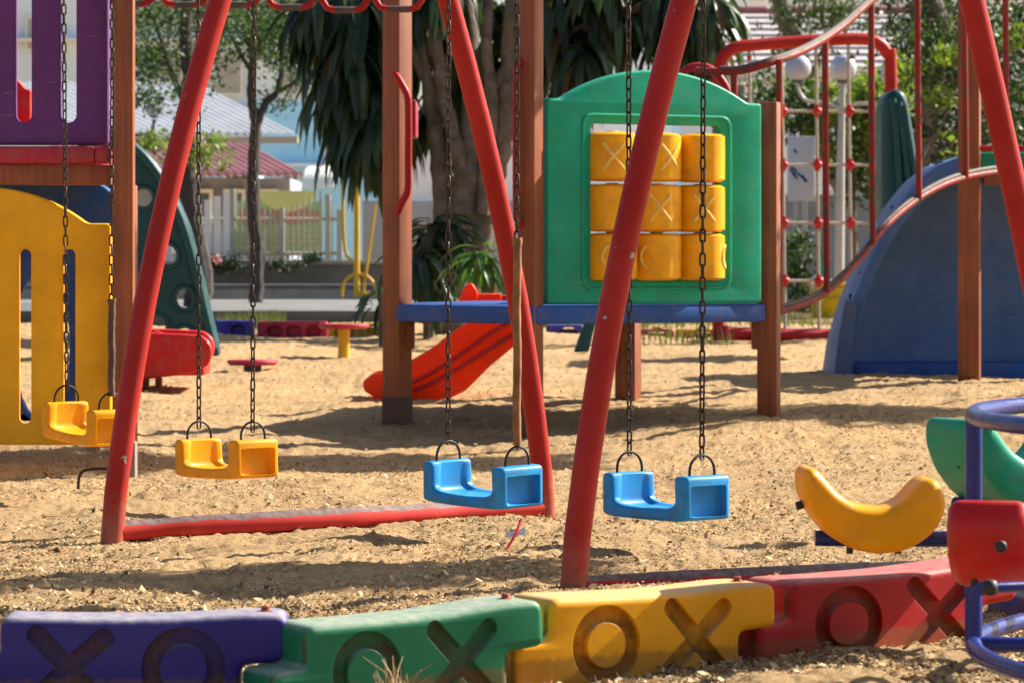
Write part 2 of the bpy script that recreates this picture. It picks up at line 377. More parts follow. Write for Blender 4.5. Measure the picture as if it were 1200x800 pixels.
def rounded_poly(pts, rad, seg=5):
    """round the corners of a closed 2-D polygon"""
    out = []; n = len(pts)
    for i in range(n):
        p0 = Vector(pts[i-1]); p1 = Vector(pts[i]); p2 = Vector(pts[(i+1) % n])
        r = rad[i] if isinstance(rad, (list, tuple)) else rad
        a = (p0-p1); b = (p2-p1); la, lb = a.length, b.length
        rr = min(r, la*.48, lb*.48)
        if rr < 1e-5: out.append(p1); continue
        A = p1+a/la*rr; B = p1+b/lb*rr
        for k in range(seg+1):
            t = k/seg; out.append((1-t)**2*A+2*t*(1-t)*p1+t*t*B)
    return out
def plate(outer, holes=(), thick=.05, bev=.008, bres=2):
    """upright plate: outline in (x,z), thickness along +y from 0; rounded rims; holes cut through"""
    cu = bpy.data.curves.new('tmp', 'CURVE'); cu.dimensions = '2D'; cu.fill_mode = 'BOTH'
    for poly in [outer, *holes]:
        sp = cu.splines.new('POLY'); sp.points.add(len(poly)-1); sp.use_cyclic_u = True
        for q, p in zip(sp.points, poly): q.co = (p[0], p[1], 0, 1)
    cu.extrude = max(.0005, thick/2-bev); cu.bevel_depth = bev; cu.bevel_resolution = bres; cu.offset = -bev
    ob = bpy.data.objects.new('tmp', cu); COL.objects.link(ob)
    dg = bpy.context.evaluated_depsgraph_get()
    me = bpy.data.meshes.new_from_object(ob.evaluated_get(dg))
    bpy.data.objects.remove(ob); bpy.data.curves.remove(cu)
    b = bmesh.new(); b.from_mesh(me); bmesh.ops.remove_doubles(b, verts=b.verts, dist=1e-5)
    for v in b.verts: v.co = Vector((v.co.x, -v.co.z+thick/2, v.co.y))
    bmesh.ops.recalc_face_normals(b, faces=b.faces); b.to_mesh(me); b.free()
    return me
def boolean(me, cutters):
    a = bpy.data.objects.new('a', me); COL.objects.link(a); cs = []
    for c in cutters:
        o = bpy.data.objects.new('c', c); COL.objects.link(o); cs.append(o)
        md = a.modifiers.new('b', 'BOOLEAN'); md.operation = 'DIFFERENCE'; md.object = o; md.solver = 'EXACT'
    dg = bpy.context.evaluated_depsgraph_get(); dg.update()
    out = bpy.data.meshes.new_from_object(a.evaluated_get(dg))
    for o in [a, *cs]: bpy.data.objects.remove(o)
    return out
def slot(cx, z0, z1, w, seg=8):
    r = w/2; o = []
    for k in range(seg+1): a = PI*k/seg; o.append((cx+r*math.cos(a), z1-r+r*math.sin(a)))
    for k in range(seg+1): a = PI+PI*k/seg; o.append((cx+r*math.cos(a), z0+r+r*math.sin(a)))
    return o
def smooth_path(pts, n=6):
    pts = [Vector(p) for p in pts]; out = []
    for i in range(len(pts)-1):
        p0 = pts[max(0, i-1)]; p1 = pts[i]; p2 = pts[i+1]; p3 = pts[min(len(pts)-1, i+2)]
        for k in range(n):
            t = k/n
            out.append(.5*((2*p1)+(p2-p0)*t+(2*p0-5*p1+4*p2-p3)*t*t+(-p0+3*p1-3*p2+p3)*t**3))
    out.append(pts[-1]); return out
def frame2(A, B):
    """matrix placing a plate's local x from A towards B (horizontal), z up, y = away"""
    u = (B-A).normalized(); v = Vector((0, 0, 1)).cross(u).normalized(); w = u.cross(v)
    return Matrix(((u.x, v.x, w.x, A.x), (u.y, v.y, w.y, A.y), (u.z, v.z, w.z, A.z), (0, 0, 0, 1)))

# ================================================================ GROUND
def vnoise(x, y, seed):
    xi = np.floor(x).astype(np.int64); yi = np.floor(y).astype(np.int64); fx = x-xi; fy = y-yi
    fx = fx*fx*(3-2*fx); fy = fy*fy*(3-2*fy)
    def h(a, b):
        n = (a*374761393+b*668265263+seed*1442695041) & 0xffffffff
        n = ((n ^ (n >> 13))*1274126177) & 0xffffffff
        return ((n ^ (n >> 16)) & 0xffff)/65535.0
    return (h(xi, yi)*(1-fx)+h(xi+1, yi)*fx)*(1-fy)+(h(xi, yi+1)*(1-fx)+h(xi+1, yi+1)*fx)*fy
def ground_h(x, d):
    z = gbase(d)+und(x, d)
    m = np.clip((d-2)/3, 0, 1)*np.clip((36-d)/4, 0, 1)
    f = (vnoise(x*4, d*4, 1)-.5)*.022+(vnoise(x*9.3, d*9.3, 2)-.5)*.012+(vnoise(x*21, d*21, 3)-.5)*.012+(vnoise(x*47, d*47, 4)-.5)*.012
    # scuffed hollows (footprints)
    q = vnoise(x*6.1+3, d*4.3, 9); f = f-.022*np.clip(q-.72, 0, 1)/.28
    f = f*m
    for (sx, sy) in ((-.098, 11.427), (.466, 10.757), (-1.015, 12.518), (-1.589, 13.20)):      # hollows scuffed by feet under the swings
        a = (x-sx)*.77+(d-sy)*.64; c = -(x-sx)*.64+(d-sy)*.77
        f = f-.035*np.exp(-(a/.38)**2-(c/.20)**2)+.014*np.exp(-((np.hypot(a/1.6, c)-.36)/.09)**2)
    for (px_, dx_, an, dp) in PRINTS:
        q = np.abs(d-dx_) < .35
        q &= np.abs(x-px_) < .35
        if q.any():
            a = (x[q]-px_)*np.cos(an)+(d[q]-dx_)*np.sin(an); c = -(x[q]-px_)*np.sin(an)+(d[q]-dx_)*np.cos(an)
            r2 = (a/.105)**2+(c/.045)**2
            f[q] = f[q]-dp*np.exp(-r2**2)+.35*dp*np.exp(-((np.sqrt(r2)-1.35)/.3)**2)
    return z+f
PRINTS = []
_r = random.Random(5)
for _ in range(34):                                    # short walks of a few steps
    x_, y_, an_ = _r.uniform(-2.2, 2.4), _r.uniform(8.2, 17), _r.uniform(0, 2*PI)
    for st in range(_r.randint(3, 6)):
        sd = .07 if st % 2 else -.07
        PRINTS.append((x_-sd*math.sin(an_), y_+sd*math.cos(an_), an_+_r.uniform(-.2, .2), _r.uniform(.010, .022)))
        x_ += .30*math.cos(an_); y_ += .30*math.sin(an_); an_ += _r.uniform(-.2, .2)
rows = np.concatenate([[-60, -20, -3, 2, 4, 5.4], EYE*F/np.linspace(840-HZ, 420-HZ, 560),
                       np.linspace(33, 60, 40)[1:], [80, 120, 200, 400, 700]])
cols = np.concatenate([[-40, -12, -4, -2, -1.4], np.linspace(-1.08, 1.08, 620), [1.4, 2, 4, 12, 40]])
Dg, Cg = np.meshgrid(rows, cols, indexing='ij')
Xg = Cg*(600/F*np.maximum(Dg, 4)+.02)
Zg = ground_h(Xg, Dg)
nr, nc = Dg.shape
vv = np.stack([Xg, Dg, Zg], -1).reshape(-1, 3)
idx = np.arange(nr*nc).reshape(nr, nc)
ff = np.stack([idx[:-1, :-1], idx[:-1, 1:], idx[1:, 1:], idx[1:, :-1]], -1).reshape(-1, 4)
me = bpy.data.meshes.new('ground')
me.vertices.add(len(vv)); me.vertices.foreach_set('co', vv.ravel())
me.loops.add(ff.size); me.loops.foreach_set('vertex_index', ff.ravel().astype(np.int32))
me.polygons.add(len(ff)); me.polygons.foreach_set('loop_start', np.arange(0, ff.size, 4, dtype=np.int32))
me.update(calc_edges=True); me.validate()
me.shade_smooth()
ground = link_mesh('ground', me, M['sand'], None, 0); tag(ground, kind='structure')

def flakes(name, pos, size, mat, tilt=.6, aspect=.55, lift=.28):
    """many small leaf-shaped faces as one mesh"""
    n = len(pos); a = rng.uniform(0, 2*PI, n); tx = rng.normal(0, tilt, n); ty = rng.normal(0, tilt, n)
    u = np.stack([np.cos(a), np.sin(a), tx], -1); u /= np.linalg.norm(u, axis=1)[:, None]
    w = np.stack([-np.sin(a), np.cos(a), ty], -1); w /= np.linalg.norm(w, axis=1)[:, None]
    s = size[:, None]; asp = (aspect*rng.uniform(.6, 1.4, n))[:, None]
    up = np.array([0, 0, 1.0])
    c = pos+up*s*lift
    v = np.stack([c-u*s*.5, c+w*s*asp*.5-u*s*.05, c+u*s*.5+up*s*.18*rng.normal(0, 1, n)[:, None], c-w*s*asp*.5+u*s*.05], 1).reshape(-1, 3)
    f = np.arange(4*n).reshape(n, 4)
    return v, f
def raw_mesh(name, v, f, mat, parent=None, smooth=0):
    me = bpy.data.meshes.new(name)
    off = np.array(world_base(parent)) if parent is not None else np.zeros(3)
    v = np.asarray(v, dtype=np.float64)-off
    k = f.shape[1]
    me.vertices.add(len(v)); me.vertices.foreach_set('co', v.ravel())
    me.loops.add(f.size); me.loops.foreach_set('vertex_index', f.ravel().astype(np.int32))
    me.polygons.add(len(f)); me.polygons.foreach_set('loop_start', np.arange(0, f.size, k, dtype=np.int32))
    me.update(calc_edges=True); me.validate()
    return link_mesh(name, me, mat, parent, smooth)

n = 210000
py = 395+(830-395)*rng.uniform(0, 1, n)**.75
dd = EYE*F/(py-HZ); dd = np.minimum(dd, 32)
xx = rng.uniform(-1.05, 1.05, n)*(600/F*dd)
keep = vnoise(xx*2.2, dd*1.1, 21)*.6+vnoise(xx*7, dd*3.5, 22)*.4+.2*rng.uniform(-1, 1, n) > .44
xx, dd = xx[keep], dd[keep]
sz = np.where(rng.uniform(0, 1, len(xx)) < .07, rng.uniform(.014, .030, len(xx)), rng.uniform(.005, .014, len(xx)))
pos = np.stack([xx, dd, ground_h(xx, dd)], -1)
v, f = flakes('leaf_litter', pos, sz, M['litter'])
lit = raw_mesh('leaf_litter', v, f, M['litter'])
tag(lit, 'dry brown and straw coloured leaf litter scattered over the sand', 'leaf litter', kind='stuff')

# ================================================================ SWING SET
A1L = Vector((-1.306, 11.43, 0)); A1R = Vector((.122, 12.60, 0))
A2L = Vector((.164, 9.65, 0)); A2R = Vector((1.635, 10.90, 0))
A2B = Vector((1.70, 10.42, 0))
C1 = (A1L+A1R)/2; C2 = (A2L+A2R)/2; BAY = C2-C1; BDIR = BAY.normalized()
APEX = 2.86; TR = .0375
frame = thing('playground_gantry', 'tall red tubular swing frame with bowed A legs standing on the sand', 'swing frame', (C1.x, C1.y, 0))
def leg_pts(L, R, a=.0655, b=.0375):
    pts = []
    for i in range(15):
        z = -.06+(APEX-.02+.06)*i/14
        zz = max(z, 0); t = a*zz+b*zz*zz
        p = L+(R-L)*min(t, .5); pts.append(Vector((p.x, p.y, z)))
    return pts
C0 = C1-BAY*1.72; half = (A1R-A1L)/2
for (L, R, ab, bz) in ((A1L, A1R, (.0655, .0375), .022), (A2L, A2B, (.115, .0155), .002), (C0-half, C0+half, (.0655, .0375), .02)):
    MB().tube(leg_pts(L, R), TR, 20).build('leg', M['frame_tube'], frame)
    MB().tube(leg_pts(R, L, *ab), TR, 20).build('leg', M['frame_tube'], frame)
    a = Vector(L); b = Vector(R); a.z = b.z = bz
    u = (b-a).normalized()
    mb = MB().tube([a+u*.02, a+(b-a)*.14-u*.004, a+(b-a)*.14, a+(b-a)*.5, a+(b-a)*.56, a+(b-a)*.56+u*.004, b-u*.03], [.034, .034, .0365, .0365, .0365, .034, .034], 20)
    mb.build('ground_bar', M['red_bar'], frame)
MB().tube([C0-BDIR*.1+Vector((0, 0, APEX)), C2+BDIR*.1+Vector((0, 0, APEX))], .04, 20).build('top_beam', M['red_tube'], frame)

# chain: alternating oval links
def chain_mesh(length, pitch=.0365, w=.0100, r=.0034):
    mb = MB(); nlink = int(length/pitch); hl = pitch*.5+.0015
    for i in range(nlink):
        z = -i*pitch-pitch*.5; pts = []
        for k in range(12):
            a = 2*PI*k/12; c = math.cos(a); s = math.sin(a)
            px = w*c*.8; pz = (hl-w*.8+.001)*(1 if s > 0 else -1)*(1 if abs(s) > .01 else 0)+w*.8*s
            pts.append((px, 0, pz+z) if i % 2 == 0 else (0, px, pz+z))
        rot = Matrix.Rotation(.5+.35*math.sin(i*.21)+random.uniform(-.12, .12), 4, 'Z')
        mb.tube([rot @ Vector(p) for p in pts], r, 6, closed=True)
    return mb
SL, SW, SH = .383, .185, .138        # swing seat: length along the beam, depth, height
def seat_mesh():
    prof = [(-SL/2, .012), (-SL/2+.04, .004), (0, 0), (SL/2-.04, 0), (SL/2, .006), (SL/2, SH), (SL/2-.060, SH), (SL/2-.057, .052), (SL/2-.085, .040),
            (0, .036), (-SL/2+.090, .042), (-SL/2+.050, .052), (-SL/2+.046, SH), (-SL/2, SH)]
    me = plate(rounded_poly(prof, [.012, .04, .06, .04, .012, .018, .018, .02, .02, .09, .03, .02, .018, .018]), (), SW, .013, 4)
    cut = []
    for s in (-1, 1):
        mb = MB(); x = s*SL/2
        mb.rbox((.062, SW-.036, SH-.044), Matrix.Translation((x, SW/2, SH/2-.008)), .008, 2)
        cm = bpy.data.meshes.new('c'); cm.from_pydata([tuple(p) for p in mb.v], [], mb.f); cm.update(); cut.append(cm)
    # dished sitting surface
    mb = MB(); mb.rbox((SL-.094, SW-.044, .2), Matrix.Translation((-.004, SW/2, .134)), .026, 4)
    cm = bpy.data.meshes.new('c'); cm.from_pydata([tuple(p) for p in mb.v], [], mb.f); cm.update(); cut.append(cm)
    me = boolean(me, cut)
    for v in me.vertices: v.co.y -= SW/2
    return me
SEAT_ME = seat_mesh()
def ring_mb(x):
    w = .052; h = .062; pts = [(x, -w, SH-.03)]
    for k in range(13):
        a = PI-PI*k/12; pts.append((x, w*math.cos(a), SH+.012+(h-.012)*math.sin(a)))
    pts.append((x, w, SH-.03)); return MB().tube(pts, .0042, 8)
CH = .1625
YAW = math.atan2(BDIR.y, BDIR.x)
CHAIN = {}
def make_swing(u, zbot, mat, label, tilt=0, twist=0, sleeve=None, roll=0):
    c = C1+BAY*u
    t = thing('swing', label, 'swing', (c.x, c.y, 0), 'toddler swings hanging from the red frame')
    R = Matrix.Translation((c.x, c.y, zbot)) @ Matrix.Rotation(YAW+twist, 4, 'Z') @ Matrix.Rotation(tilt, 4, 'Y') @ Matrix.Rotation(roll, 4, 'X')
    MB().mesh(SEAT_ME, R).build('seat', mat, t, 40)
    for i, s in enumerate((-1, 1)):
        xx = s*CH
        rb = ring_mb(xx); rb.v = [R @ p for p in rb.v]
        rg = rb.build('hanger_ring', M['ring'], t)
        top = Vector((c.x, c.y, APEX-.04))+BDIR*(s*(CH+.01)); bot = R @ Vector((xx, 0, SH+.055))
        L = (top-bot).length
        mb = chain_mesh(L+.03)
        z = (bot-top).normalized()
        q = Vector((0, 0, -1)).rotation_difference(z).to_matrix().to_4x4()
        mb.v = [Matrix.Translation(top) @ q @ p for p in mb.v]
        ch = mb.build('chain', M['chain'], t)
        if sleeve and sleeve[0] == i:
            za, zb = sleeve[1], sleeve[2]; pts = []; rs = []; nn = 46
            for k in range(nn):
                zz = za+(zb-za)*k/(nn-1); f_ = (zz-top.z)/(bot.z-top.z)
                p = top+(bot-top)*f_; pts.append(p+Vector((.0012*math.sin(k*.3), .001*math.cos(k*.4), 0)))
                rs.append(.0135+.0006*math.sin(k*1.15)+(.003 if k < 2 else 0))
            sl = MB().tube(pts, rs, 12).build('chain_sleeve', sleeve[3], t)
    return t
make_swing(.333, .108, M['blue_seat'], 'blue plastic swing seat hanging between the two red legs, rusty sleeve round its right chain', tilt=.02, twist=.06, sleeve=(1, Z(279, 11.3), Z(521, 11.3), M['sleeve']), roll=.03)
make_swing(.713, .112, M['blue_seat'], 'blue plastic swing seat hanging right of the nearest red leg above open sand', tilt=-.01)
make_swing(-.285, .130, M['yellow_plastic'], 'yellow plastic swing seat hanging in full view behind the red ground bar', tilt=-.03)
make_swing(-.672, .222, M['yellow_plastic'], 'yellow plastic swing seat hanging in front of the yellow slotted panel', tilt=.06, twist=-.05, sleeve=(1, Z(350, 13.2), Z(462, 13.2), M['sleeve2']))

# ================================================================ BORDER BLOCKS
BL, BT = .605, .175
def block_mesh():
    prof = [(-.085, -.26), (.505, -.26), (.505, -.105), (BL, -.098), (BL, 0), (.52, .002), (.34, -.008), (.12, -.006), (0, -.002), (0, -.088), (-.085, -.094)]
    rad = [0, 0, .02, .02, .028, .06, .1, .1, .028, .02, .02]
    body = plate(rounded_poly(prof, rad, 6), (), BT, .018, 4)
    cut = []
    # X: two capsules, O: a ring  (moulded 22 mm into the face)
    def pr(poly, holes=()):
        m_ = plate(poly, holes, .10, .002, 0)
        for v in m_.vertices: v.co.y += -.10+.022
        return m_
    def cap(cx, cz, ang, L=.098, w=.043):
        o = []
        for k in range(13):
            a = -PI/2+PI*k/12; o.append((L+w/2*math.cos(a), w/2*math.sin(a)))
        for k in range(13):
            a = PI/2+PI*k/12; o.append((-L+w/2*math.cos(a), w/2*math.sin(a)))
        ca, sa = math.cos(ang), math.sin(ang)
        return [(cx+x*ca-y*sa, cz+x*sa+y*ca) for x, y in o]
    return body, pr, cap
def make_block(A, B, mat, label, order):
    body, pr, cap = block_mesh(); cut = []
    for i, ch in enumerate(order):
        cx = (.145, .385)[i]; cz = -.112
        if ch == 'X':
            cut += [pr(cap(cx, cz, math.radians(42))), pr(cap(cx, cz, math.radians(-48)))]
        else:
            c_o = [(cx+.088*math.cos(2*PI*k/40), cz+.088*math.sin(2*PI*k/40)) for k in range(40)]
            c_i = [(cx+.050*math.cos(2*PI*k/40), cz+.050*math.sin(2*PI*k/40)) for k in range(40)]
            cut.append(pr(c_o, [c_i]))
    me = boolean(body, cut)
    Mx = frame2(A, B)
    t = thing('border_block', label, 'border block', A, 'plastic border blocks along the sand pit')
    t.rotation_euler = Mx.to_euler()
    b = link_mesh('block_body', me, mat, t, 40)
    mb = MB(); mb.lathe([(.016, 0), (.016, .003), (.009, .004), (.009, .012), (.006, .014)], 12, Matrix.Translation((BL-.05, BT*.5, -.001)))
    me2 = bpy.data.meshes.new('bolt'); me2.from_pydata([tuple(p) for p in mb.v], [], mb.f); me2.update()
    link_mesh('bolt', me2, M['bolt'], t, 40)
    return t
BB = [((-1, 722, 7.36), (330, 721, 7.39), 'XO', block_mat('blue_block', (.030, .022, .19)), 'dusty dark blue border block with moulded X and O, leftmost in the foreground'),
      ((360, 733, 7.28), (637, 703, 7.55), 'OX', block_mat('green_block', (.012, .17, .075)), 'green border block with moulded O and X between blue and yellow ones'),
      ((645, 700, 7.66), (917, 683, 7.98), 'OX', block_mat('yellow_block', (.88, .38, .003), dust=.5), 'yellow border block with muddy moulded O and X at the foot of the red leg'),
      ((928, 680, 8.06), (1165, 658, 8.46), 'OX', block_mat('red_block', (.40, .008, .010), dust=.34), 'red border block with moulded O and X beside the blue tube ride')]
for a, b, o, m_, lab in BB:
    t = make_block(P(*a), P(*b), m_, lab, o)
    t.scale = (1.22 if lab.startswith('red') else .93 if lab.startswith('green') else 1.0, 1, 1)
# partly seen blocks further along the same row
make_block(P(1235, 652, 8.75), P(1430, 640, 9.0), block_mat('blue_block_far', (.022, .018, .14)), 'dark blue border block half hidden behind the blue tube ride', 'XO')

# ================================================================ LEFT TOWER (purple / yellow panels)
DL = 14.85
tower = thing('play_tower', 'tall play tower with purple slatted panel above an arched yellow panel', 'play tower', (X(145, DL), DL, 0))
def mk_post(px, foot_py, d, w, top_z, parent, rot=0, name='post', foot=True, pw=None):
    x = X(px, d); zb = g(x, d)-.15
    mb = MB(); mb.rbox((w, w, top_z-zb), Matrix.Translation((x, d, (top_z+zb)/2)) @ Matrix.Rotation(rot, 4, 'Z'), .006, 2)
    o = mb.build(name, M['post'], parent)
    return o
mk_post(145, 557, DL-.05, .088, 3.2, tower)
mk_post(-195, 557, DL-.05, .088, 3.2, tower)
mk_post(149, 540, DL+1.4, .088, 1.25, tower); mk_post(-120, 540, DL+1.4, .088, 1.25, tower)
mb = MB(); xx = X(146, DL-.05); mb.box((xx-.05, DL-.1, -.12), (xx+.05, DL, Z(516, DL)), .006); mb.build('post_foot', M['post_foot'], tower)
x0, x1 = X(-172, DL), X(130, DL); xc = (x0+x1)/2
def arch_panel(x0, x1, zb, zs, zt, sh=.10):
    xc = (x0+x1)/2; pts = [(x0, zb), (x1, zb), (x1, zs)]
    a0 = x1-sh; a1 = x0+sh; hw = (a0-a1)/2
    R = (hw*hw+(zt-zs)**2)/(2*(zt-zs)); zc = zt-R; th = math.asin(hw/R)
    for k in range(25):
        t = th-2*th*k/24; pts.append((xc+R*math.sin(t), zc+R*math.cos(t)))
    pts.append((x0, zs))
    return rounded_poly(pts, [.02, .02, .02]+[0.02]+[0]*23+[.02, .02], 4)
out = arch_panel(x0, x1, Z(521, DL), Z(262, DL), Z(219, DL))
holes = [slot(X(px, DL), Z(496, DL), Z(292, DL), .052) for px in (29, 81, -71, -123)]
me = plate(out, holes, .06, .012, 3)
MB().mesh(me, Matrix.Translation((0, DL, 0))).build('yellow_panel', M['yellow_panel'], tower, 40)
out = rounded_poly([(x0, Z(170, DL)), (X(127, DL), Z(170, DL)), (X(127, DL), Z(-90, DL)), (x0, Z(-90, DL))], .02)
holes = [slot(X(px, DL), Z(144, DL), Z(-60, DL), .066) for px in (27.5, 80, -25, -77, -130)]
me = plate(out, holes, .06, .012, 3)
MB().mesh(me, Matrix.Translation((0, DL, 0))).build('purple_panel', M['purple'], tower, 40)
MB().box((x0-.02, DL-.045, Z(192, DL)), (X(112, DL), DL+1.4, Z(172, DL)), .01).build('deck_edge', M['crimson_plastic'], tower)
MB().box((X(112.3, DL), DL-.045, Z(192, DL)), (X(129.5, DL), DL+.05, Z(172, DL)), .01).build('deck_edge', M['crimson_plastic'], tower)
MB().box((x0-.02, DL-.01, Z(217, DL)), (X(130, DL), DL+.06, Z(193.5, DL)), .005).build('beam', M['post'], tower)
# red arched barrier on the far side of the deck and a blue crawl shell beneath it
d2 = DL+1.35
out = arch_panel(X(-240, d2), X(36, d2), Z(160, d2), Z(105, d2), Z(42, d2), .02)
MB().mesh(plate(out, (), .05, .012), Matrix.Translation((0, d2, 0))).build('red_panel', M['red_plastic'], tower, 40)
out = rounded_poly([(X(-150, d2), Z(490, d2)), (X(124, d2), Z(490, d2)), (X(136, d2), Z(226, d2)), (X(100, d2), Z(205, d2)), (X(-150, d2), Z(205, d2))], .06)
holes = [[(X(48, d2)+.13*math.cos(2*PI*k/24), Z(405, d2)+.34*math.sin(2*PI*k/24)) for k in range(24)]]
MB().mesh(plate(out, holes, .08, .02), Matrix.Translation((0, d2, 0))).build('blue_panel', M['blue_deck'], tower, 40)

# overhead ladder: a rail with hanging loop rungs, from the tower to the deck post
dO = 17.6
lad = thing('overhead_ladder', 'red overhead ladder with worn loop rungs high between two brown posts', 'overhead ladder', (X(330, dO), dO, 2.2))
za = lambda px: 2.235-.00008*(px-330)*1.0
for off in (0, ):
    MB().tube([Vector((X(60, dO), dO, 2.52)), Vector((X(520, dO), dO, 2.52))], .03, 14).build('rail', M['red_tube'], lad)
pxs = [(122, 184), (186, 246), (248, 308), (310, 372), (374, 434), (436, 498)]
zs = [5, 6, 6, 9, 12, 11]
for (a, b), zy in zip(pxs, zs):
    z = Z(zy, dO); xa, xb = X(a+2, dO), X(b-2, dO); r = .05
    pts = [(xa-.03, dO, 2.52), (xa-.01, dO, z+.14), (xa+.006, dO, z+.05), (xa+.03, dO, z+.012), (xa+.065, dO, z), (xb-.065, dO, z), (xb-.03, dO, z+.012), (xb-.006, dO, z+.05), (xb+.01, dO, z+.14), (xb+.03, dO, 2.52)]
    MB().tube(pts, .0165, 12).build('rung', M['red_tube'], lad)
    MB().tube([(xa+.07, dO, z), (xb-.07, dO, z)], .0172, 12).build('worn_grip', M['steel'], lad)

# ================================================================ CENTRE DECK
DP = thing('play_deck', 'brown posted play deck with blue platform edge and green rotating drum panel', 'play deck', (X(680, 18.2), 18.2, .05))
d2_, d3_, d4_, d5_ = 18.3, 17.5, 18.25, 19.75
mk_post(465.5, 500, d2_, .112, 3.3, DP, math.radians(-36)); mk_post(622, 520, d3_, .095, 3.3, DP, math.radians(-30))
mk_post(901, 487, d4_, .105, Z(120, d4_), DP, math.radians(-16)); mk_post(736, 460, d5_, .12, .62, DP, math.radians(-20))
for (px, d, w, r_) in ((465.5, d2_, .118, -36), (622, d3_, .101, -30)):
    x = X(px, d); mb = MB(); mb.rbox((w, w, .34), Matrix.Translation((x, d, g(x, d)-.15+.13)) @ Matrix.Rotation(math.radians(r_), 4, 'Z'), .006, 2)
    mb.build('post_foot', simple('dirty_post_foot', (.10, .055, .035), .8), DP)
zt, zb = .676, .585
poly = [Vector((X(463, d2_-.06), d2_-.06)), Vector((X(622, d3_-.07), d3_-.07)), Vector((X(897, d4_-.09), d4_-.09)), Vector((X(885, d4_+.7), d4_+.7)), Vector((X(742, d5_), d5_)), Vector((X(560, d5_), d5_)), Vector((X(475, d2_+.5), d2_+.5))]
b = bmesh.new(); lo = [b.verts.new((p.x, p.y, zb)) for p in poly]; hi = [b.verts.new((p.x, p.y, zt)) for p in poly]
b.faces.new(hi); b.faces.new(list(reversed(lo)))
for i in range(len(poly)): b.faces.new((lo[i], lo[(i+1) % len(poly)], hi[(i+1) % len(poly)], hi[i]))
bmesh.ops.bevel(b, geom=list(b.edges), offset=.012, segments=2, profile=.5, affect='EDGES')
MB().bm(b).build('platform', M['blue_deck'], DP)
for px, d in ((478, d2_+.02), (889, d4_+.02), (729, d5_-.02)):
    x = X(px, d); mb = MB(); mb.box((x-.035, d-.05, zb-.14), (x+.035, d+.05, zb-.004), .004); mb.box((x-.028, d-.058, zb-.10), (x+.028, d-.048, zb-.085), .002)
    mb.build('bracket', M['post'], DP)
# drum panel
PA = P(641, 360, 17.52); PB = P(893, 360, 18.12); PA.z = PB.z = .682
PW = (PB-PA).length; MP = frame2(PA, PB)
k = PW/252.0; kv = 17.82/F                                                     # metres per photo pixel across the panel
def q(px, py): return ((px-641)*k, (360-py)*kv)
out = arch_panel(0, PW, 0, (360-122)*kv, (360-86)*kv, .085)
def rrect(x0, y0, x1, y1, r):
    a = q(x0, y1); b_ = q(x1, y0)
    return rounded_poly([(a[0], a[1]), (b_[0], a[1]), (b_[0], b_[1]), (a[0], b_[1])], r, 6)
me = plate(out, [rrect(692, 150, 842, 332, .03)], .07, .014, 3)
MB().mesh(me, MP).build('green_panel', M['green_panel'], DP, 40)
me = plate(rrect(680, 138, 856, 344, .07), [rrect(684, 142, 852, 340, .06)], .02, .008, 3)
MB().mesh(me, MP @ Matrix.Translation((0, -.009, 0))).build('panel_rim', M['green_panel'], DP, 40)
cxs = [715.5, 767, 818.5]; czs = [188.5, 248, 305]; R_ = 25.2*k
for j, pz in enumerate(czs):
    rod = MB().tube([MP @ Vector((*q(686, pz),)).to_3d().xzy if False else MP @ Vector((q(686, pz)[0], .035, q(686, pz)[1])), MP @ Vector((q(848, pz)[0], .035, q(848, pz)[1]))], .012, 10)
    rod.build('rod', M['ring'], DP)
marks = {(0, 0): ('X', -.45), (0, 1): ('X', .1), (1, 1): ('X', -.35), (1, 2): ('X', -.35), (2, 0): ('O', -.55), (2, 1): ('C', -.8), (2, 2): ('O', .95)}
for j, pz in enumerate(czs):
    for i, pxx in enumerate(cxs):
        u, w = q(pxx, pz); hh = (57.5 if j == 0 else 56)*kv/2-.0015
        Mc = MP @ Matrix.Translation((u, .0, w)) @ Matrix.Rotation(random.uniform(-.3, .3), 4, 'Z')
        rr = .013
        prof = [(R_-.05, -hh), (R_-.02, -hh+.002), (R_-.006, -hh+.010), (R_, -hh+rr), (R_+.0005, 0), (R_, hh-rr), (R_-.006, hh-.010), (R_-.02, hh-.002), (R_-.05, hh), (.035, hh), (.03, hh+.006)]
        dr = MB().lathe(prof, 40, Mc).build('drum', M['yellow_drum'], DP, 50)
        if (j, i) in marks:
            ch, th = marks[(j, i)]; Mm = MP @ Matrix.Translation((u, .0, w))
            def on(a, z): return Mm @ Vector(((R_+.0005)*math.sin(th+a), -(R_+.0005)*math.cos(th+a), z))
            mb = MB(); s = .06
            if ch == 'X':
                for sg in (-1, 1): mb.tube([on(sg*t*s/R_*.9, t*s*1.1) for t in np.linspace(-1, 1, 9)], 0.007, 6)
            elif ch == 'O': mb.tube([on(math.cos(a)*s*.8/R_, math.sin(a)*s*.95) for a in np.linspace(0, 2*PI, 28, endpoint=False)], 0.007, 6, closed=True)
            else: mb.tube([on(math.cos(a)*s*.8/R_, math.sin(a)*s) for a in np.linspace(PI*.6, PI*1.4, 12)], 0.0075, 6)
            mb.build('mark', M['mark'], dr, 60)
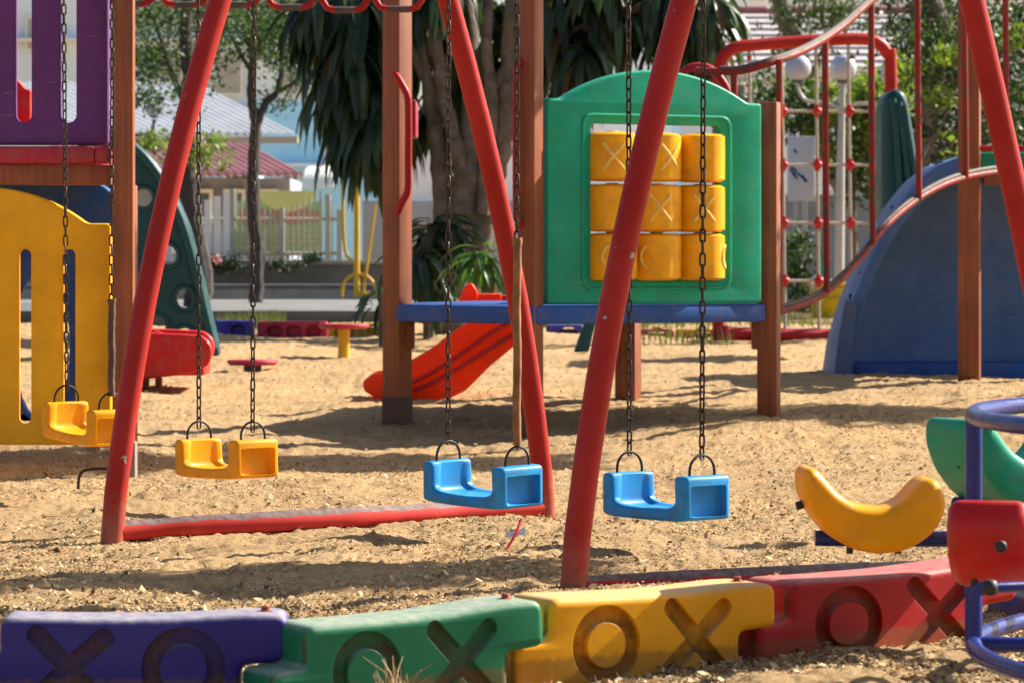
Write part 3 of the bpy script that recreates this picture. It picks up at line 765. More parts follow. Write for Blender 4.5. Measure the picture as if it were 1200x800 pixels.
# handles on the deck posts
dh = d2_-.10
pts = smooth_path([P(464, 88, dh+.06), P(465, 90, dh), P(470, 98, dh-.02), P(477, 112, dh-.03), P(478.5, 130, dh-.03), P(478.5, 190, dh-.03), P(478, 222, dh-.03), P(472, 236, dh-.02), P(467, 247, dh), P(466, 249, dh+.06)], 5)
MB().tube(pts, .019, 12).build('grab_handle', M['red_tube'], DP)
dh = d3_-.02
pts = smooth_path([P(611, 70, dh), P(607, 78, dh-.02), P(604.5, 95, dh-.03), P(604.5, 240, dh-.03), P(607, 258, dh-.02), P(611, 266, dh)], 5)
MB().tube(pts, .016, 12).build('grab_handle', M['red_dark'], DP)
MB().box(P(480, 160, d2_+.35), P(490, 121, d2_+.75), .01).build('panel_end', M['crimson_plastic'], DP)  # end of a crimson panel at the back of the deck

# orange slide behind the deck
ds = 20.1
slide = thing('slide', 'orange red plastic slide with grooved side running down left under the deck', 'slide', (X(500, ds), ds, .1))
side = [(604, 352), (575, 362), (540, 384), (500, 412), (462, 434), (436, 438), (425, 446), (426, 457), (440, 466), (480, 472), (518, 470), (545, 458), (575, 428), (604, 404)]
def pxpoly(pts, d, rad=.02): return rounded_poly([(X(a, d), Z(b_, d)) for a, b_ in pts], rad, 4)
MB().mesh(plate(pxpoly(side, ds), (), .05, .014, 3), Matrix.Translation((0, ds, 0))).build('side_wall', M['orange_plastic'], slide, 45)
MB().mesh(plate(pxpoly(side, ds), (), .05, .014, 3), Matrix.Translation((0, ds+.55, 0))).build('side_wall', M['orange_plastic'], slide, 45)
b = MB(); fl = [(604, 378), (560, 405), (520, 436), (480, 452), (430, 453)]
vs = []
for a, c_ in fl:
    for dy in (.045, .555): vs.append((X(a, ds), ds+dy, Z(c_, ds)))
b.add(vs, [(2*i, 2*i+1, 2*i+3, 2*i+2) for i in range(len(fl)-1)]); b.build('chute', M['orange_plastic'], slide)
for off in (0, 1):
    pts = [(604, 374+off*17), (570, 394+off*17), (535, 418+off*15), (505, 437+off*12), (478, 450+off*9)]
    MB().tube([P(a, c_, ds-.006) for a, c_ in pts], .012, 8).build('groove_rib', M['red_plastic'], slide)  # darker red on the ribs imitates the shade in the grooves
MB().mesh(plate(pxpoly([(535, 358), (560, 358), (560, 342), (553, 331), (545, 335), (538, 350)], ds+.6, .02), (), .06, .014), Matrix.Translation((0, ds+.6, 0))).build('end_flange', M['orange_plastic'], slide, 45)
MB().box(P(557, 357, ds+.62), P(588, 344, ds+.9), .012).build('top_lip', M['orange_plastic'], slide)
MB().box(P(586, 357, ds+.64), P(612, 346, ds+.95), .012).build('top_bar', M['red_dark'], slide)

# ================================================================ LEFT BACK: red slide end, dark green climber
dr_ = 21.0
rs = thing('slide', 'short red slide end on thin legs beside the brown tower post', 'slide', (X(200, dr_), dr_, .1))
prof = [(120, 392), (175, 390), (236, 393), (247, 402), (249, 414), (244, 428), (225, 437), (180, 443), (120, 449)]
MB().mesh(plate(pxpoly(prof, dr_, .03), (), .07, .02, 4), Matrix.Translation((0, dr_, 0))).build('side_wall', M['red_plastic'], rs, 45)
MB().mesh(plate(pxpoly(prof, dr_, .03), (), .07, .02, 4), Matrix.Translation((-.03, dr_+.5, .015))).build('side_wall', M['red_plastic'], rs, 45)
b = MB(); b.box((X(125, dr_), dr_+.06, Z(440, dr_)), (X(238, dr_), dr_+.51, Z(425, dr_)), .01); b.build('chute', M['red_plastic'], rs)
MB().mesh(plate(pxpoly([(160, 396), (162, 386), (180, 386), (194, 392), (194, 396)], dr_+.3, .02), (), .05, .012), Matrix.Translation((0, dr_+.3, 0))).build('hood', M['red_plastic'], rs, 45)
for px in (171, 186):
    MB().tube([P(px, 442, dr_+.25), P(px, 470, dr_+.25)], .022, 10).build('leg', M['post'], rs)

dc = 25.5
cl = thing('climbing_wall', 'dark green curved climbing wall with oval holes behind the red slide end', 'climbing wall', (X(205, dc), dc, .2))
outl = [(90, 425), (90, 150), (130, 150), (157, 166), (180, 187), (203, 220), (222, 265), (236, 318), (247, 365), (257, 408), (257, 425)]
hol = [(168, 232, 15, 15), (216, 350, 14, 16), (196, 300, 16, 17), (184, 382, 15, 16), (216, 391, 13, 9), (150, 300, 14, 15), (150, 365, 14, 15)]
me = plate(pxpoly(outl, dc, .05), [[(X(a+rx*math.cos(2*PI*k_/20), dc), Z(c_+ry*math.sin(2*PI*k_/20), dc)) for k_ in range(20)] for a, c_, rx, ry in [(h[0], h[1], h[2]*.72, h[3]*.75) for h in hol]], .16, .03, 4)
MB().mesh(me, Matrix.Translation((0, dc, 0))).build('wall_panel', M['dark_green'], cl, 45)
rim = [P(a, c_, dc-.015) for a, c_ in [(130, 158), (155, 172), (176, 193), (197, 226), (215, 268), (229, 320), (240, 366), (250, 408)]]
MB().tube(smooth_path(rim, 4), .035, 10).build('rim', M['dark_green'], cl, 60)
for a, c_, rx, ry in [(h[0], h[1], h[2]*.72, h[3]*.75) for h in hol]:
    MB().tube([P(a+(rx+2)*math.cos(2*PI*k_/24), c_+(ry+2)*math.sin(2*PI*k_/24), dc-.003) for k_ in range(24)], .018, 8, closed=True).build('hole_rim', M['dark_green'], cl, 60)

# stools
def stool(px, py, d, rad, label, stub):
    x = X(px, d); zt = Z(py, d); zg = g(x, d)
    t = thing('disc_stool', label, 'stool', (x, d, zg))
    MB().lathe([(rad*.9, zt-.035), (rad, zt-.02), (rad, zt-.008), (rad*.96, zt)], 28, Matrix.Translation((x, d, 0))).build('seat', M['crimson_plastic'], t, 40)
    if stub: MB().tube([(x, d, zg-.1), (x, d, zt-.03)], .043, 18).build('post', M['yellow_paint'], t)
    else: MB().tube([(x, d, zg-.1), (x, d, zt-.03)], .06, 14).build('post', M['concrete_dark'], t)
stool(403, 380, 25.6, .185, 'round crimson stool on a thick yellow stub post', True)
stool(296, 421, 23.5, .17, 'low crimson disc stool almost flush with the sand', False)

# far border pieces
def far_block(px0, px1, pyt, pyb, d, mat, label):
    t = thing('border_block', label, 'border block', (X(px0, d), d, .25), 'far border pieces along the path')
    out = rounded_poly([(X(px0, d), Z(pyb+6, d)), (X(px1, d), Z(pyb+6, d)), (X(px1, d), Z(pyt, d)), (X(px0, d), Z(pyt, d))], .03)
    w = (px1-px0)
    hs = [[(X(px0+w*f_+9*math.cos(2*PI*k_/16), d), Z(pyb-4+7*math.sin(2*PI*k_/16), d)) for k_ in range(16)] for f_ in ((.6,) if w < 60 else (.25, .52, .8))]
    MB().mesh(plate(out, hs, .16, .015), Matrix.Translation((0, d, 0))).build('block_body', mat, t, 40)
    MB().box((X(px0+4, d), d+.06, Z(pyb+6, d)), (X(px1-4, d), d+.1, Z(pyt+5, d)), .004).build('inner_web', mat, t)
far_block(250, 298, 376, 392, 29.8, plastic('far_blue', (.05, .04, .33)), 'far blue border piece with an arched hole behind the green climbing wall')
far_block(301, 384, 377, 393, 29.6, plastic('far_red', (.42, .02, .06)), 'far red border piece with three round hollows before the path')
far_block(384, 450, 379, 394, 29.4, plastic('far_yellow', (.6, .36, .03)), 'far dull yellow border piece behind the yellow stub stool')
far_block(640, 684, 381, 394, 29.5, plastic('far_blue2', (.05, .04, .33)), 'far blue border piece seen under the green panel deck')
far_block(742, 790, 386, 397, 29.5, plastic('far_red2', (.42, .02, .06)), 'far red border piece seen behind the thick deck post')
far_block(792, 846, 386, 397, 29.5, plastic('far_yellow2', (.6, .36, .03)), 'far yellow border piece seen under the deck near the red base')
# leaning dark board under the deck
x = X(682, 26); t = thing('leaning_board', 'dark green board leaning in the sand seen under the deck', 'board', (x, 26, .2))
MB().mesh(plate(pxpoly([(672, 412), (690, 412), (699, 376), (686, 376)], 26, .02), (), .07, .015), Matrix.Translation((0, 26, 0))).build('board', M['dark_green'], t)

# ================================================================ RIGHT: tower post, arched rail, blue shell, net
d5 = 21.4
rt = thing('tower_frame', 'brown post and beam of the right tower with green panel and red rail', 'tower frame', (X(1136, d5), d5, .1))
mk_post(1136, 455, d5, .13, 3.4, rt, math.radians(-12)); mk_post(1290, 455, d5, .13, 3.4, rt, math.radians(-12))
MB().box((X(1152, d5), d5-.03, Z(217, d5)), (X(1284, d5), d5+.04, Z(205, d5)), .004).build('beam', M['post'], rt)
MB().box((X(1149, d5), d5+.02, Z(199, d5)), (X(1284, d5), d5+.10, Z(179, d5)), .01).build('green_panel', M['green_panel'], rt)
MB().box((X(1150, d5), d5+.12, Z(208, d5)), (X(1284, d5), d5+1.3, Z(201, d5)), .01).build('deck', M['blue_deck'], rt)
MB().tube([P(1143, 174, d5-.02), P(1284, 174, d5-.02)], .018, 10).build('rail', M['red_dark'], rt)

ar = thing('arched_railing', 'rust worn red arched railing with upright bars climbing to the right tower', 'railing', (X(1040, 20), 20, .4))
dpx = lambda px: 18.75+(max(px, 915)-915)/285*2.45
low = [(912, 366), (938, 358), (965, 345), (990, 323), (1015, 295), (1040, 263), (1068, 239), (1095, 222), (1125, 210), (1160, 203), (1205, 199), (1260, 197)]
upp = [(1200, -95), (1130, -62), (1075, -38), (1025, -2), (985, 33), (945, 58), (905, 73), (870, 83), (845, 84), (815, 83)]
MB().tube(smooth_path([P(a, c_, dpx(a)) for a, c_ in low], 6), .019, 12).build('lower_rail', M['red_worn'], ar)
MB().tube(smooth_path([P(a+1, c_-5.5, dpx(a)+.03) for a, c_ in low], 6), .014, 12).build('worn_tread_rail', M['steel'], ar)
MB().tube(smooth_path([P(a, c_, dpx(a)) for a, c_ in upp], 6), .021, 12).build('upper_rail', M['red_worn'], ar)
MB().tube(smooth_path([P(a-1, c_-3, dpx(a)) for a, c_ in upp[2:-1]], 6), .0165, 12).build('worn_hand_rail', M['steel'], ar)
MB().tube(smooth_path([P(x_, y_, 19.0) for x_, y_ in ((790, 130), (790, 105), (797, 88), (812, 79), (830, 80), (846, 95), (856, 120), (858, 160))], 6), .022, 12).build('end_loop', M['red_dark'], ar)
def interp(poly, px):
    for (a, b_), (c_, e) in zip(poly[:-1], poly[1:]):
        lo_, hi_ = min(a, c_), max(a, c_)
        if lo_ <= px <= hi_: return b_+(e-b_)*(px-a)/(c_-a)
    return poly[0][1]
for px in (860, 913, 967, 1021, 1075, 1130, 1178):
    yt = interp(upp, px); yb = interp(low, px) if px > 912 else 165
    MB().tube([P(px, yt, dpx(px)), P(px+.5, (yt+yb)/2, dpx(px)), P(px+(2 if px > 930 else 0), yb, dpx(px))], .0185, 12).build('upright', M['red_worn'], ar)

dsh = 22.3
sh = thing('arch_shell', 'large hollow blue plastic arch shell standing on sand behind the brown post', 'arch shell', (X(1100, dsh), dsh, .12))
o1 = [(976, 452), (983, 405), (996, 360), (1010, 325), (1028, 285), (1050, 245), (1075, 213), (1100, 193), (1130, 182), (1200, 176), (1330, 176), (1330, 452)]
o2 = [(998, 450), (1004, 400), (1016, 352), (1034, 308), (1056, 268), (1082, 237), (1108, 219), (1140, 210), (1200, 206), (1312, 206), (1312, 450)]
MB().mesh(plate(pxpoly(o1, dsh, .03), [pxpoly(o2, dsh, .03)], .9, .02, 3), Matrix.Translation((0, dsh, 0))).build('arch_rim', M['blue_shell'], sh, 45)
# bowed inner wall
nx, nz = 26, 20; vs = []; fs = []
for i in range(nx+1):
    for j in range(nz+1):
        s_, t_ = i/nx, j/nz
        px = 985+(1320-985)*s_; pyy = 450+(188-450)*t_
        dep = .32*math.sin(PI*min(1, s_*1.0))**.6*(.35+.65*math.sin(PI*(.1+.8*t_)))
        vs.append(Vector((X(px, dsh), dsh+.08+dep+.02*math.sin(s_*9), Z(pyy, dsh))))
clip = Matrix()
keepv = []
for i in range(nx):
    for j in range(nz):
        s_, t_ = (i+.5)/nx, (j+.5)/nz; px = 985+335*s_; pyy = 450-262*t_
        if pyy > interp([(a, c_) for a, c_ in o1[:-1]], px)+4 or px > 1130:
            a = i*(nz+1)+j; fs.append((a, a+nz+1, a+nz+2, a+1))
MB().add(vs, fs).build('inner_wall', M['blue_shell'], sh, 60)
MB().box((X(1000, dsh), dsh+.02, Z(450, dsh)), (X(1320, dsh), dsh+.34, Z(424, dsh)), .02).build('foot_ledge', M['blue_deck'], sh)
MB().mesh(plate(pxpoly([(975, 452), (995, 452), (1000, 405), (1004, 352), (990, 352), (981, 400)], dsh-.05, .015), (), .06, .012), Matrix.Translation((0, dsh-.07, 0))).build('flange', plastic('grey_blue_plastic', (.07, .12, .25)), sh, 45)

dn = 28.3
net = thing('net_climber', 'red tube frame climbing net with beige ropes and red joints', 'climbing net', (X(940, dn), dn, .25))
fr = [(842, 404), (842, 110), (842, 85), (848, 66), (862, 56), (885, 53), (950, 48), (1008, 46), (1028, 50), (1040, 64), (1044, 90), (1044, 404)]
MB().tube(smooth_path([P(a, c_, dn+(a-842)*.002) for a, c_ in fr], 5), .05, 16).build('frame', M['red_tube'], net)
MB().tube([P(838, 391, dn), P(1046, 396, dn+.4)], .055, 14).build('base_bar', M['red_dark'], net)
MB().box(P(841, 403, dn-.08), P(852, 381, dn+.1), .01).build('base_foot', M['red_dark'], net)
MB().box(P(893, 401, dn-.02), P(905, 384, dn+.15), .01).build('base_foot', M['red_dark'], net)
vx = [880, 918, 958, 996]; hy = [66, 130, 193, 261, 329, 386]
for px in vx: MB().tube([P(px-2+ (yy-56)/340*4, yy, dn+(px-842)*.002) for yy in (52, 120, 200, 280, 392)], .0135, 8).build('rope', M['rope'], net)
for yy in hy[1:]: MB().tube([P(px, yy+(px-842)*.004-(4 if px < 850 else 0), dn+(px-842)*.002) for px in (842, 880, 918, 958, 996, 1044)], .0125, 8).build('rope', M['rope'], net)
for px in vx[1:]:
    for yy in hy[1:5]:
        c_ = P(px+(yy-200)/340*4, yy+(px-842)*.004, dn+(px-842)*.002)
        mb = MB(); r = .035; nl = 8
        mb.lathe([(r*math.sin(PI*(i_+.3)/(nl-.4)), r*1.25*-math.cos(PI*(i_+.3)/(nl-.4))) for i_ in range(nl)], 12, Matrix.Translation(c_) @ Matrix.Rotation(PI/2, 4, 'Y'))
        mb.tube([c_+Vector((0, 0, -.05)), c_+Vector((0, 0, .05))], .022, 10)
        mb.build('rope_joint', M['joint'], net, 60)
MB().tube([P(vx[0]-2, hy[0], dn), P(vx[0]-2, hy[0]+4, dn)], .02, 8).build('rope_joint', M['joint'], net)

dg_ = 25.5
gs = thing('spiral_slide', 'dark green ribbed slide hood rising behind the red net frame', 'slide', (X(1055, dg_), dg_, .2))
pr_ = [(1034, 290), (1034, 130), (1037, 112), (1048, 104), (1058, 106), (1064, 116), (1072, 160), (1077, 210), (1080, 290)]
MB().mesh(plate(pxpoly(pr_, dg_, .04), (), .55, .06, 5), Matrix.Translation((0, dg_, 0))).build('hood', M['dark_green'], gs, 50)
for k_, (a0, a1) in enumerate(((1048, 1054), (1055, 1064), (1061, 1072))):
    MB().tube(smooth_path([P(a0-2, 116+4*k_, dg_-.015), P(a0+2, 150, dg_-.015), P(a1-1, 200, dg_-.015), P(a1+2, 250, dg_-.015)], 5), .026, 10).build('rib', M['dark_green'], gs, 60)

# ================================================================ MERRY-GO-ROUND (right foreground)
mg = Vector((2.02, 7.30, 0)); RR = 1.05
ride = thing('merry_go_round', 'blue tubular merry go round with curved yellow, green and red seats', 'merry-go-round', (mg.x, mg.y, 0))
def ring_pts(z, R, n=72): return [Vector((mg.x+R*math.cos(2*PI*k_/n), mg.y+1.1*R*math.sin(2*PI*k_/n), z)) for k_ in range(n)]
a0 = math.radians(168)
zT, zB = .575, .085
MB().tube(ring_pts(zT, RR), .0185, 14, closed=True).build('hand_ring', M['blue_tube'], ride)
MB().tube(ring_pts(zB, RR), .0185, 14, closed=True).build('foot_ring', M['blue_tube'], ride)
for k_ in range(5):
    a = math.radians(170.5)+k_*2*PI/5
    x, y = mg.x+RR*math.cos(a), mg.y+1.1*RR*math.sin(a)
    MB().tube([(x, y, zB), (x, y, zT)], .0185, 14).build('upright', M['blue_tube'], ride)
    MB().tube([(mg.x, mg.y, zB), (x, y, zB)], .0165, 12).build('spoke', M['blue_tube'], ride)
MB().tube([(mg.x, mg.y, -.1), (mg.x, mg.y, .62)], .05, 18).build('hub', M['blue_tube'], ride)
ban = [(-80, -53), (-70, -55), (-60, -46), (-40, -23), (-15, -9), (12, -6), (34, -14), (50, -32), (62, -42), (75, -40), (84, -20), (84, -5), (76, 14), (60, 30), (35, 43), (5, 46), (-25, 40), (-50, 25), (-70, 2), (-82, -25), (-83, -42)]
def banana(px, py, d, yaw, mat, wid=.19, sc=1.0, label=None, roll=0):
    c_ = P(px, py, d); kk = 8.0/F*sc
    poly = [(a*kk, -b_*kk) for a, b_ in ban]
    me = plate(rounded_poly(poly, .02, 3), (), wid, .028, 5)
    T = Matrix.Translation(c_) @ Matrix.Rotation(yaw, 4, 'Z') @ Matrix.Rotation(roll, 4, 'Y') @ Matrix.Translation((0, -wid/2, 0))
    s_ = MB().mesh(me, T).build('seat', mat, ride, 50)
    if label: s_['label'] = label
    for u_ in (-.05, .06): MB().tube([T @ Vector((u_, .05, -.07)), T @ Vector((u_, .05, -.090))], .008, 10).build('bolt', M['black'], s_)
    MB().tube([T @ Vector((-.150, wid*.5, .02)), T @ Vector((-.166, wid*.5, .015))], .010, 10).build('bolt', M['black'], s_)
    return c_, s_, T
c1_, s1, T1 = banana(1018, 600, 8.0, .05, M['yellow_plastic'], label='yellow banana shaped seat')
MB().tube([(X(955, 8.05), 8.05, Z(632, 8.0)), (X(1110, 8.05), 8.05, Z(631, 8.05)), (mg.x, mg.y, .27)], .0185, 14).build('arm', M['blue_tube'], ride)
c2_, s2, T2 = banana(1190, 549, 8.3, .5, M['green_seat'], sc=1.16, label='green curved seat', wid=.24)
MB().tube([(X(1120, 8.35), 8.35, Z(592, 8.3)), (mg.x, mg.y, .30)], .0185, 14).build('arm', M['blue_tube'], ride)
c3_, s3, T3 = banana(1166, 640, 7.1, -1.82, M['red_plastic'], sc=.94, label='red curved seat seen end on', wid=.165, roll=-.22)
MB().tube([(X(1150, 6.85), 6.85, Z(689, 6.85)), (X(1164, 6.9), 6.9, Z(688, 6.9)), (mg.x, mg.y, .26)], [.014, .011, .011], 14).build('arm', M['blue_tube'], ride)
mb = MB(); mb.lathe([(.004, -.016), (.013, -.013), (.016, 0), (.013, .013), (.004, .016)], 16, Matrix.Translation(P(1160, 688, 6.84))); mb.build('end_cap', M['black'], ride, 60)
mb = MB(); mb.lathe([(.011, -.01), (.0125, 0), (.011, .004), (.006, .006)], 14, Matrix.Translation(P(1173, 640, 6.90)) @ Matrix.Rotation(PI/2, 4, 'X')); mb.build('bolt', M['black'], ride, 60)

# ================================================================ SMALL THINGS ON THE SAND
d_ = EYE*F/(650-HZ); c_ = Vector((X(603, d_), d_, g(X(603, d_), d_)+.02))
t = thing('straw', 'bright red plastic straw with a scrap of clear wrapper on the sand', 'straw', c_)
MB().tube([c_+Vector((-.022, -.02, -.012)), c_+Vector((.002, .0, .03)), c_+Vector((.022, .03, .075))], .0045, 8).build('tube', M['straw'], t)
MB().add([c_+Vector(p) for p in ((-.03, .005, .02), (.03, .0, .03), (.035, .012, .055), (.0, .012, .035), (-.025, .01, .045))], [(0, 1, 2, 3), (0, 3, 4)]).build('wrapper', M['wrapper'], t)
d_ = 13.9; x = X(105, d_)
rod = MB().tube(smooth_path([(x-.045, d_, .0), (x-.04, d_, .05), (x-.015, d_, .075), (x+.06, d_, .08), (x+.12, d_-.02, .07)], 5), .006, 8)
o = rod.build('bent_rod', M['ring'], None, loc=(x, d_, 0)); tag(o, 'small bent dark metal rod stuck in the shaded sand below the yellow panel', 'metal rod')
# dry weed in front of the green block
d_ = 7.12; x = X(462, d_); mb = MB(); wv = []
for k_ in range(34):
    a = random.uniform(0, 2*PI); l = random.uniform(.04, .12); lean = random.uniform(.1, .9)
    p0 = Vector((x+random.uniform(-.03, .03), d_+random.uniform(-.02, .02), .0))
    p1 = p0+Vector((math.cos(a)*l*lean*.5, math.sin(a)*l*lean*.4, l*.6)); p2 = p0+Vector((math.cos(a)*l*lean, math.sin(a)*l*lean*.6, l*.85))
    mb.tube([p0, p1, p2], [.0016, .0013, .0008], 5)
tag(mb.build('dry_weed', M['litter'], None, loc=(x, d_, 0)), 'tuft of dry straw coloured weed before the green block', 'weed')

# ================================================================ PATH, WALLS, FENCE
def sbox(name, lo, hi, mat, kind='structure', bev=.01):
    o = MB().box(lo, hi, bev).build(name, mat); tag(o, kind=kind); return o
sbox('path', (-30, 33.2, .1), (1.9, 43.2, .425), M['path'])
sbox('kerb', (-30, 33.0, .1), (1.9, 33.19, .432), M['concrete_dark'])  # the kerb's shade is put into its darker concrete colour
def wallobj(name, label, lo, hi, mat, n_joint=0, cap=None):
    t = thing(name, label, 'wall', ((lo[0]+hi[0])/2, lo[1], lo[2]))
    MB().box(lo, hi, .01).build('wall_body', mat, t)
    if cap: MB().box((lo[0]-.02, lo[1]-.04, hi[2]+.002), (hi[0]+.02, hi[1]+.02, hi[2]+.05), .008).build('coping', cap, t)
    return t
wallobj('low_wall', 'long low grey concrete step wall along the far side of the path', (-12, 43.5, .3), (-.3, 43.9, .56), M['concrete'], cap=M['path'])
wallobj('planter_wall', 'stained concrete planter wall below the picket fence', (-12, 45.6, .3), (-1.55, 45.9, .86), M['concrete_dark'], cap=M['concrete'])
wallobj('boundary_wall', 'plain blue grey boundary wall behind the climbing net', (2.6, 44, .3), (9, 44.2, Z(228, 44)), simple('bluegrey_wall', (.26, .29, .36), .9, 1.5, .15))
wallobj('boundary_wall', 'pale grey wall behind the yellow exercise machine and trunks', (X(425, 47.5), 47.5, .3), (X(640, 47.5), 47.7, Z(235, 47.5)), simple('palegrey_wall', (.36, .37, .40), .9, 1.5, .18))

dF = 46.2
fence = thing('picket_fence', 'white wavy topped metal picket fence on the planter wall', 'fence', (X(310, dF), dF, .86))
def ftop(px):
    if px < 275: return 246-24*max(0, (px-215)/60) if px > 215 else 246
    if px < 300: return 222+18*(px-275)/25
    if px < 345: return 240+6*math.sin(PI*(px-300)/45)
    if px < 378: return 240-18*(px-345)/33
    return 222+28*(px-378)/22
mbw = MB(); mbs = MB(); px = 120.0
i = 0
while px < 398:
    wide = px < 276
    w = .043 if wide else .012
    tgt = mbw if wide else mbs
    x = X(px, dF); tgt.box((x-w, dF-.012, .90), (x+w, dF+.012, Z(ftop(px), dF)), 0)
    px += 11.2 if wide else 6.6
mbw.build('wide_pickets', M['white_paint'], fence); mbs.build('narrow_pickets', M['picket_beige'], fence)
for zz in (1.0, 1.45): MB().tube([(X(110, dF), dF+.03, zz), (X(398, dF), dF+.03, zz)], .022, 8).build('rail', M['picket_beige'], fence)
for px in (272, 330, 384, 398):
    x = X(px, dF); MB().box((x-.035, dF+.0, .4), (x+.035, dF+.07, Z(ftop(px), dF)+.02), .004).build('fence_post', M['picket_beige'], fence)
dB = 46.6
ban_ = thing('banner', 'faded green and yellow banner with red lettering hung behind the fence', 'banner', (X(335, dB), dB, .9))
MB().box((X(276, dB), dB, Z(300, dB)), (X(378, dB), dB+.02, Z(236, dB)), 0).build('green_field', M['banner_green'], ban_)
pts = [(300, 224), (372, 224), (366, 236), (352, 246), (338, 249), (322, 246), (308, 238)]
MB().mesh(plate(pxpoly(pts, dB, .02), (), .02, .004), Matrix.Translation((0, dB-.05, 0))).build('yellow_swag', M['banner_yellow'], ban_)
mb = MB(); px = 281
while px < 372:
    w = random.uniform(3, 6); mb.box((X(px, dB), dB-.012, Z(262+random.uniform(-1, 1), dB)), (X(px+w, dB), dB-.004, Z(247+random.uniform(-2, 2), dB)), 0); px += w+random.uniform(1, 2.5)
mb.build('red_lettering', M['banner_red'], ban_)
mb = MB()
for yy in (268, 275, 282, 289):
    px = 282
    while px < 370:
        w = random.uniform(6, 16); mb.box((X(px, dB), dB-.010, Z(yy+2.6, dB)), (X(px+w, dB), dB-.004, Z(yy, dB)), 0); px += w+random.uniform(2, 5)
mb.build('small_lettering', M['beige_trim'], ban_)

# ================================================================ YELLOW EXERCISE MACHINES
def machine(px, d, label, second=False):
    t = thing('exercise_machine', label, 'exercise machine', (X(px, d), d, .42), 'yellow exercise machines on the path')
    o_ = lambda a, b_: P(px+a, b_, d)
    if not second:
        MB().tube([o_(18, 348), o_(18, 208)], .033, 12).build('post', M['yellow_paint'], t)
        MB().tube(smooth_path([o_(2, 205), o_(2, 240), o_(3, 280), o_(6, 298), o_(14, 307), o_(18, 307)], 5), .02, 10).build('handle', M['yellow_paint'], t)
        MB().tube(smooth_path([o_(0, 348), o_(3, 332), o_(14, 322), o_(28, 323), o_(38, 333), o_(41, 346)], 5), .02, 10).build('base_arch', M['yellow_paint'], t)
        MB().tube([o_(18, 345), o_(56, 345)], .028, 10).build('base_bar', M['yellow_paint'], t)
        MB().tube([o_(26, 342), o_(34, 285), o_(40, 240)], .016, 10).build('swing_arm', M['yellow_paint'], t)
        MB().box(P(px+46, 341, d-.1), P(px+58, 336, d+.15), .01).build('foot_plate', M['crimson_plastic'], t)
    else:
        MB().tube(smooth_path([o_(0, 262), o_(6, 290), o_(8, 320), o_(5, 350)], 5), .022, 10).build('post', M['yellow_paint'], t)
        MB().tube(smooth_path([o_(24, 350), o_(28, 338), o_(40, 332), o_(54, 333), o_(64, 340), o_(68, 352)], 5), .024, 10).build('base_arch', M['yellow_paint'], t)
        MB().box(P(px+4, 341, d-.1), P(px+20, 335, d+.2), .01).build('foot_plate', M['crimson_plastic'], t)
machine(400, 40, 'yellow tubular exercise machine standing on the path left of the brown post')
machine(552, 38, 'yellow exercise machine with curved base arch behind the orange slide', True)

# ================================================================ BUILDINGS
def corrugated(mb, A, B, C, D, n, amp):
    """roof sheet: A-B eave, D-C ridge; n ribs run from eave to ridge"""
    A, B, C, D = map(Vector, (A, B, C, D)); nrm = (B-A).cross(D-A).normalized()
    if nrm.z < 0: nrm = -nrm
    vs = []; fs = []
    for i in range(4*n+1):
        t_ = i/(4*n); h = (0, amp, amp, 0)[i % 4]
        vs += [A+(B-A)*t_+nrm*h, D+(C-D)*t_+nrm*h]
    for i in range(4*n): fs.append((2*i, 2*i+2, 2*i+3, 2*i+1))
    mb.add(vs, fs); return mb
def house_wall(t, px0, px1, pyt, pyb, d, depth, mat, name='wall'):
    return MB().box((X(px0, d), d, Z(pyb, d)), (X(px1, d), d+depth, Z(pyt, d)), 0).build(name, mat, t)
def window(t, px0, px1, pyt, pyb, d, blind=True):
    f_ = MB()
    x0, x1, z0, z1 = X(px0, d), X(px1, d), Z(pyb, d), Z(pyt, d); w = .06
    for lo, hi in (((x0, z0), (x1, z0+w)), ((x0, z1-w), (x1, z1)), ((x0, z0+w), (x0+w, z1-w)), ((x1-w, z0+w), (x1, z1-w))): f_.box((lo[0], d-.08, lo[1]), (hi[0], d-.003, hi[1]), 0)
    fo = f_.build('window', M['white_paint'], t)
    mb = MB(); mb.box((x0+w, d-.035, z0+w), (x1-w, d-.004, z1-w), 0); mb.build('pane', M['blind'] if blind else M['window'], fo)
    if blind:
        mb = MB(); nslat = int((x1-x0)/.11)
        for i in range(1, nslat): xx_ = x0+w+(x1-x0-2*w)*i/nslat; mb.box((xx_-.018, d-.055, z0+w), (xx_+.018, d-.038, z1-w), 0)
        mb.build('blind_slats', M['picket_beige'], fo)

hA = thing('house', 'house with white ribbed metal roof behind the left trees', 'house', (X(200, 62), 62, .4))
mb = corrugated(MB(), P(60, 160, 62), P(350, 160, 62), P(232, 100, 67), P(-58, 100, 67), 30, .07); mb.build('roof', M['white_roof'], hA, 20)
MB().box((X(60, 62), 61.96, Z(168, 62)), (X(349, 62), 62.2, Z(160.8, 62)), 0).build('fascia', M['beige_trim'], hA)
house_wall(hA, 70, 286, 168.5, 345, 62.6, 5, M['lightblue_wall'])
for a in (110, 200, 262): window(hA, a, a+34, 190, 240, 62.55, False)
hB = thing('house', 'low house with red ribbed metal roof behind the picket fence', 'house', (X(250, 55), 55, .4))
mb = corrugated(MB(), P(120, 207, 54), P(358, 207, 54), P(292, 171, 58), P(60, 171, 58), 24, .06); mb.build('roof', M['red_roof'], hB, 20)
mb = MB()
A_, B_, C_, D_ = P(120, 206, 53.98), P(358, 206, 53.98), P(292, 170, 57.98), P(60, 170, 57.98)
for i in range(24):
    t0 = (i+.28)/24; mb.tube([A_+(B_-A_)*t0, D_+(C_-D_)*t0], .028, 6)
mb.build('roof_ribs', M['roof_pale'], hB)
house_wall(hB, 150, 340, 209, 345, 55, 3, simple('shaded_house_wall', (.30, .34, .42), .9, 1.0, .35))
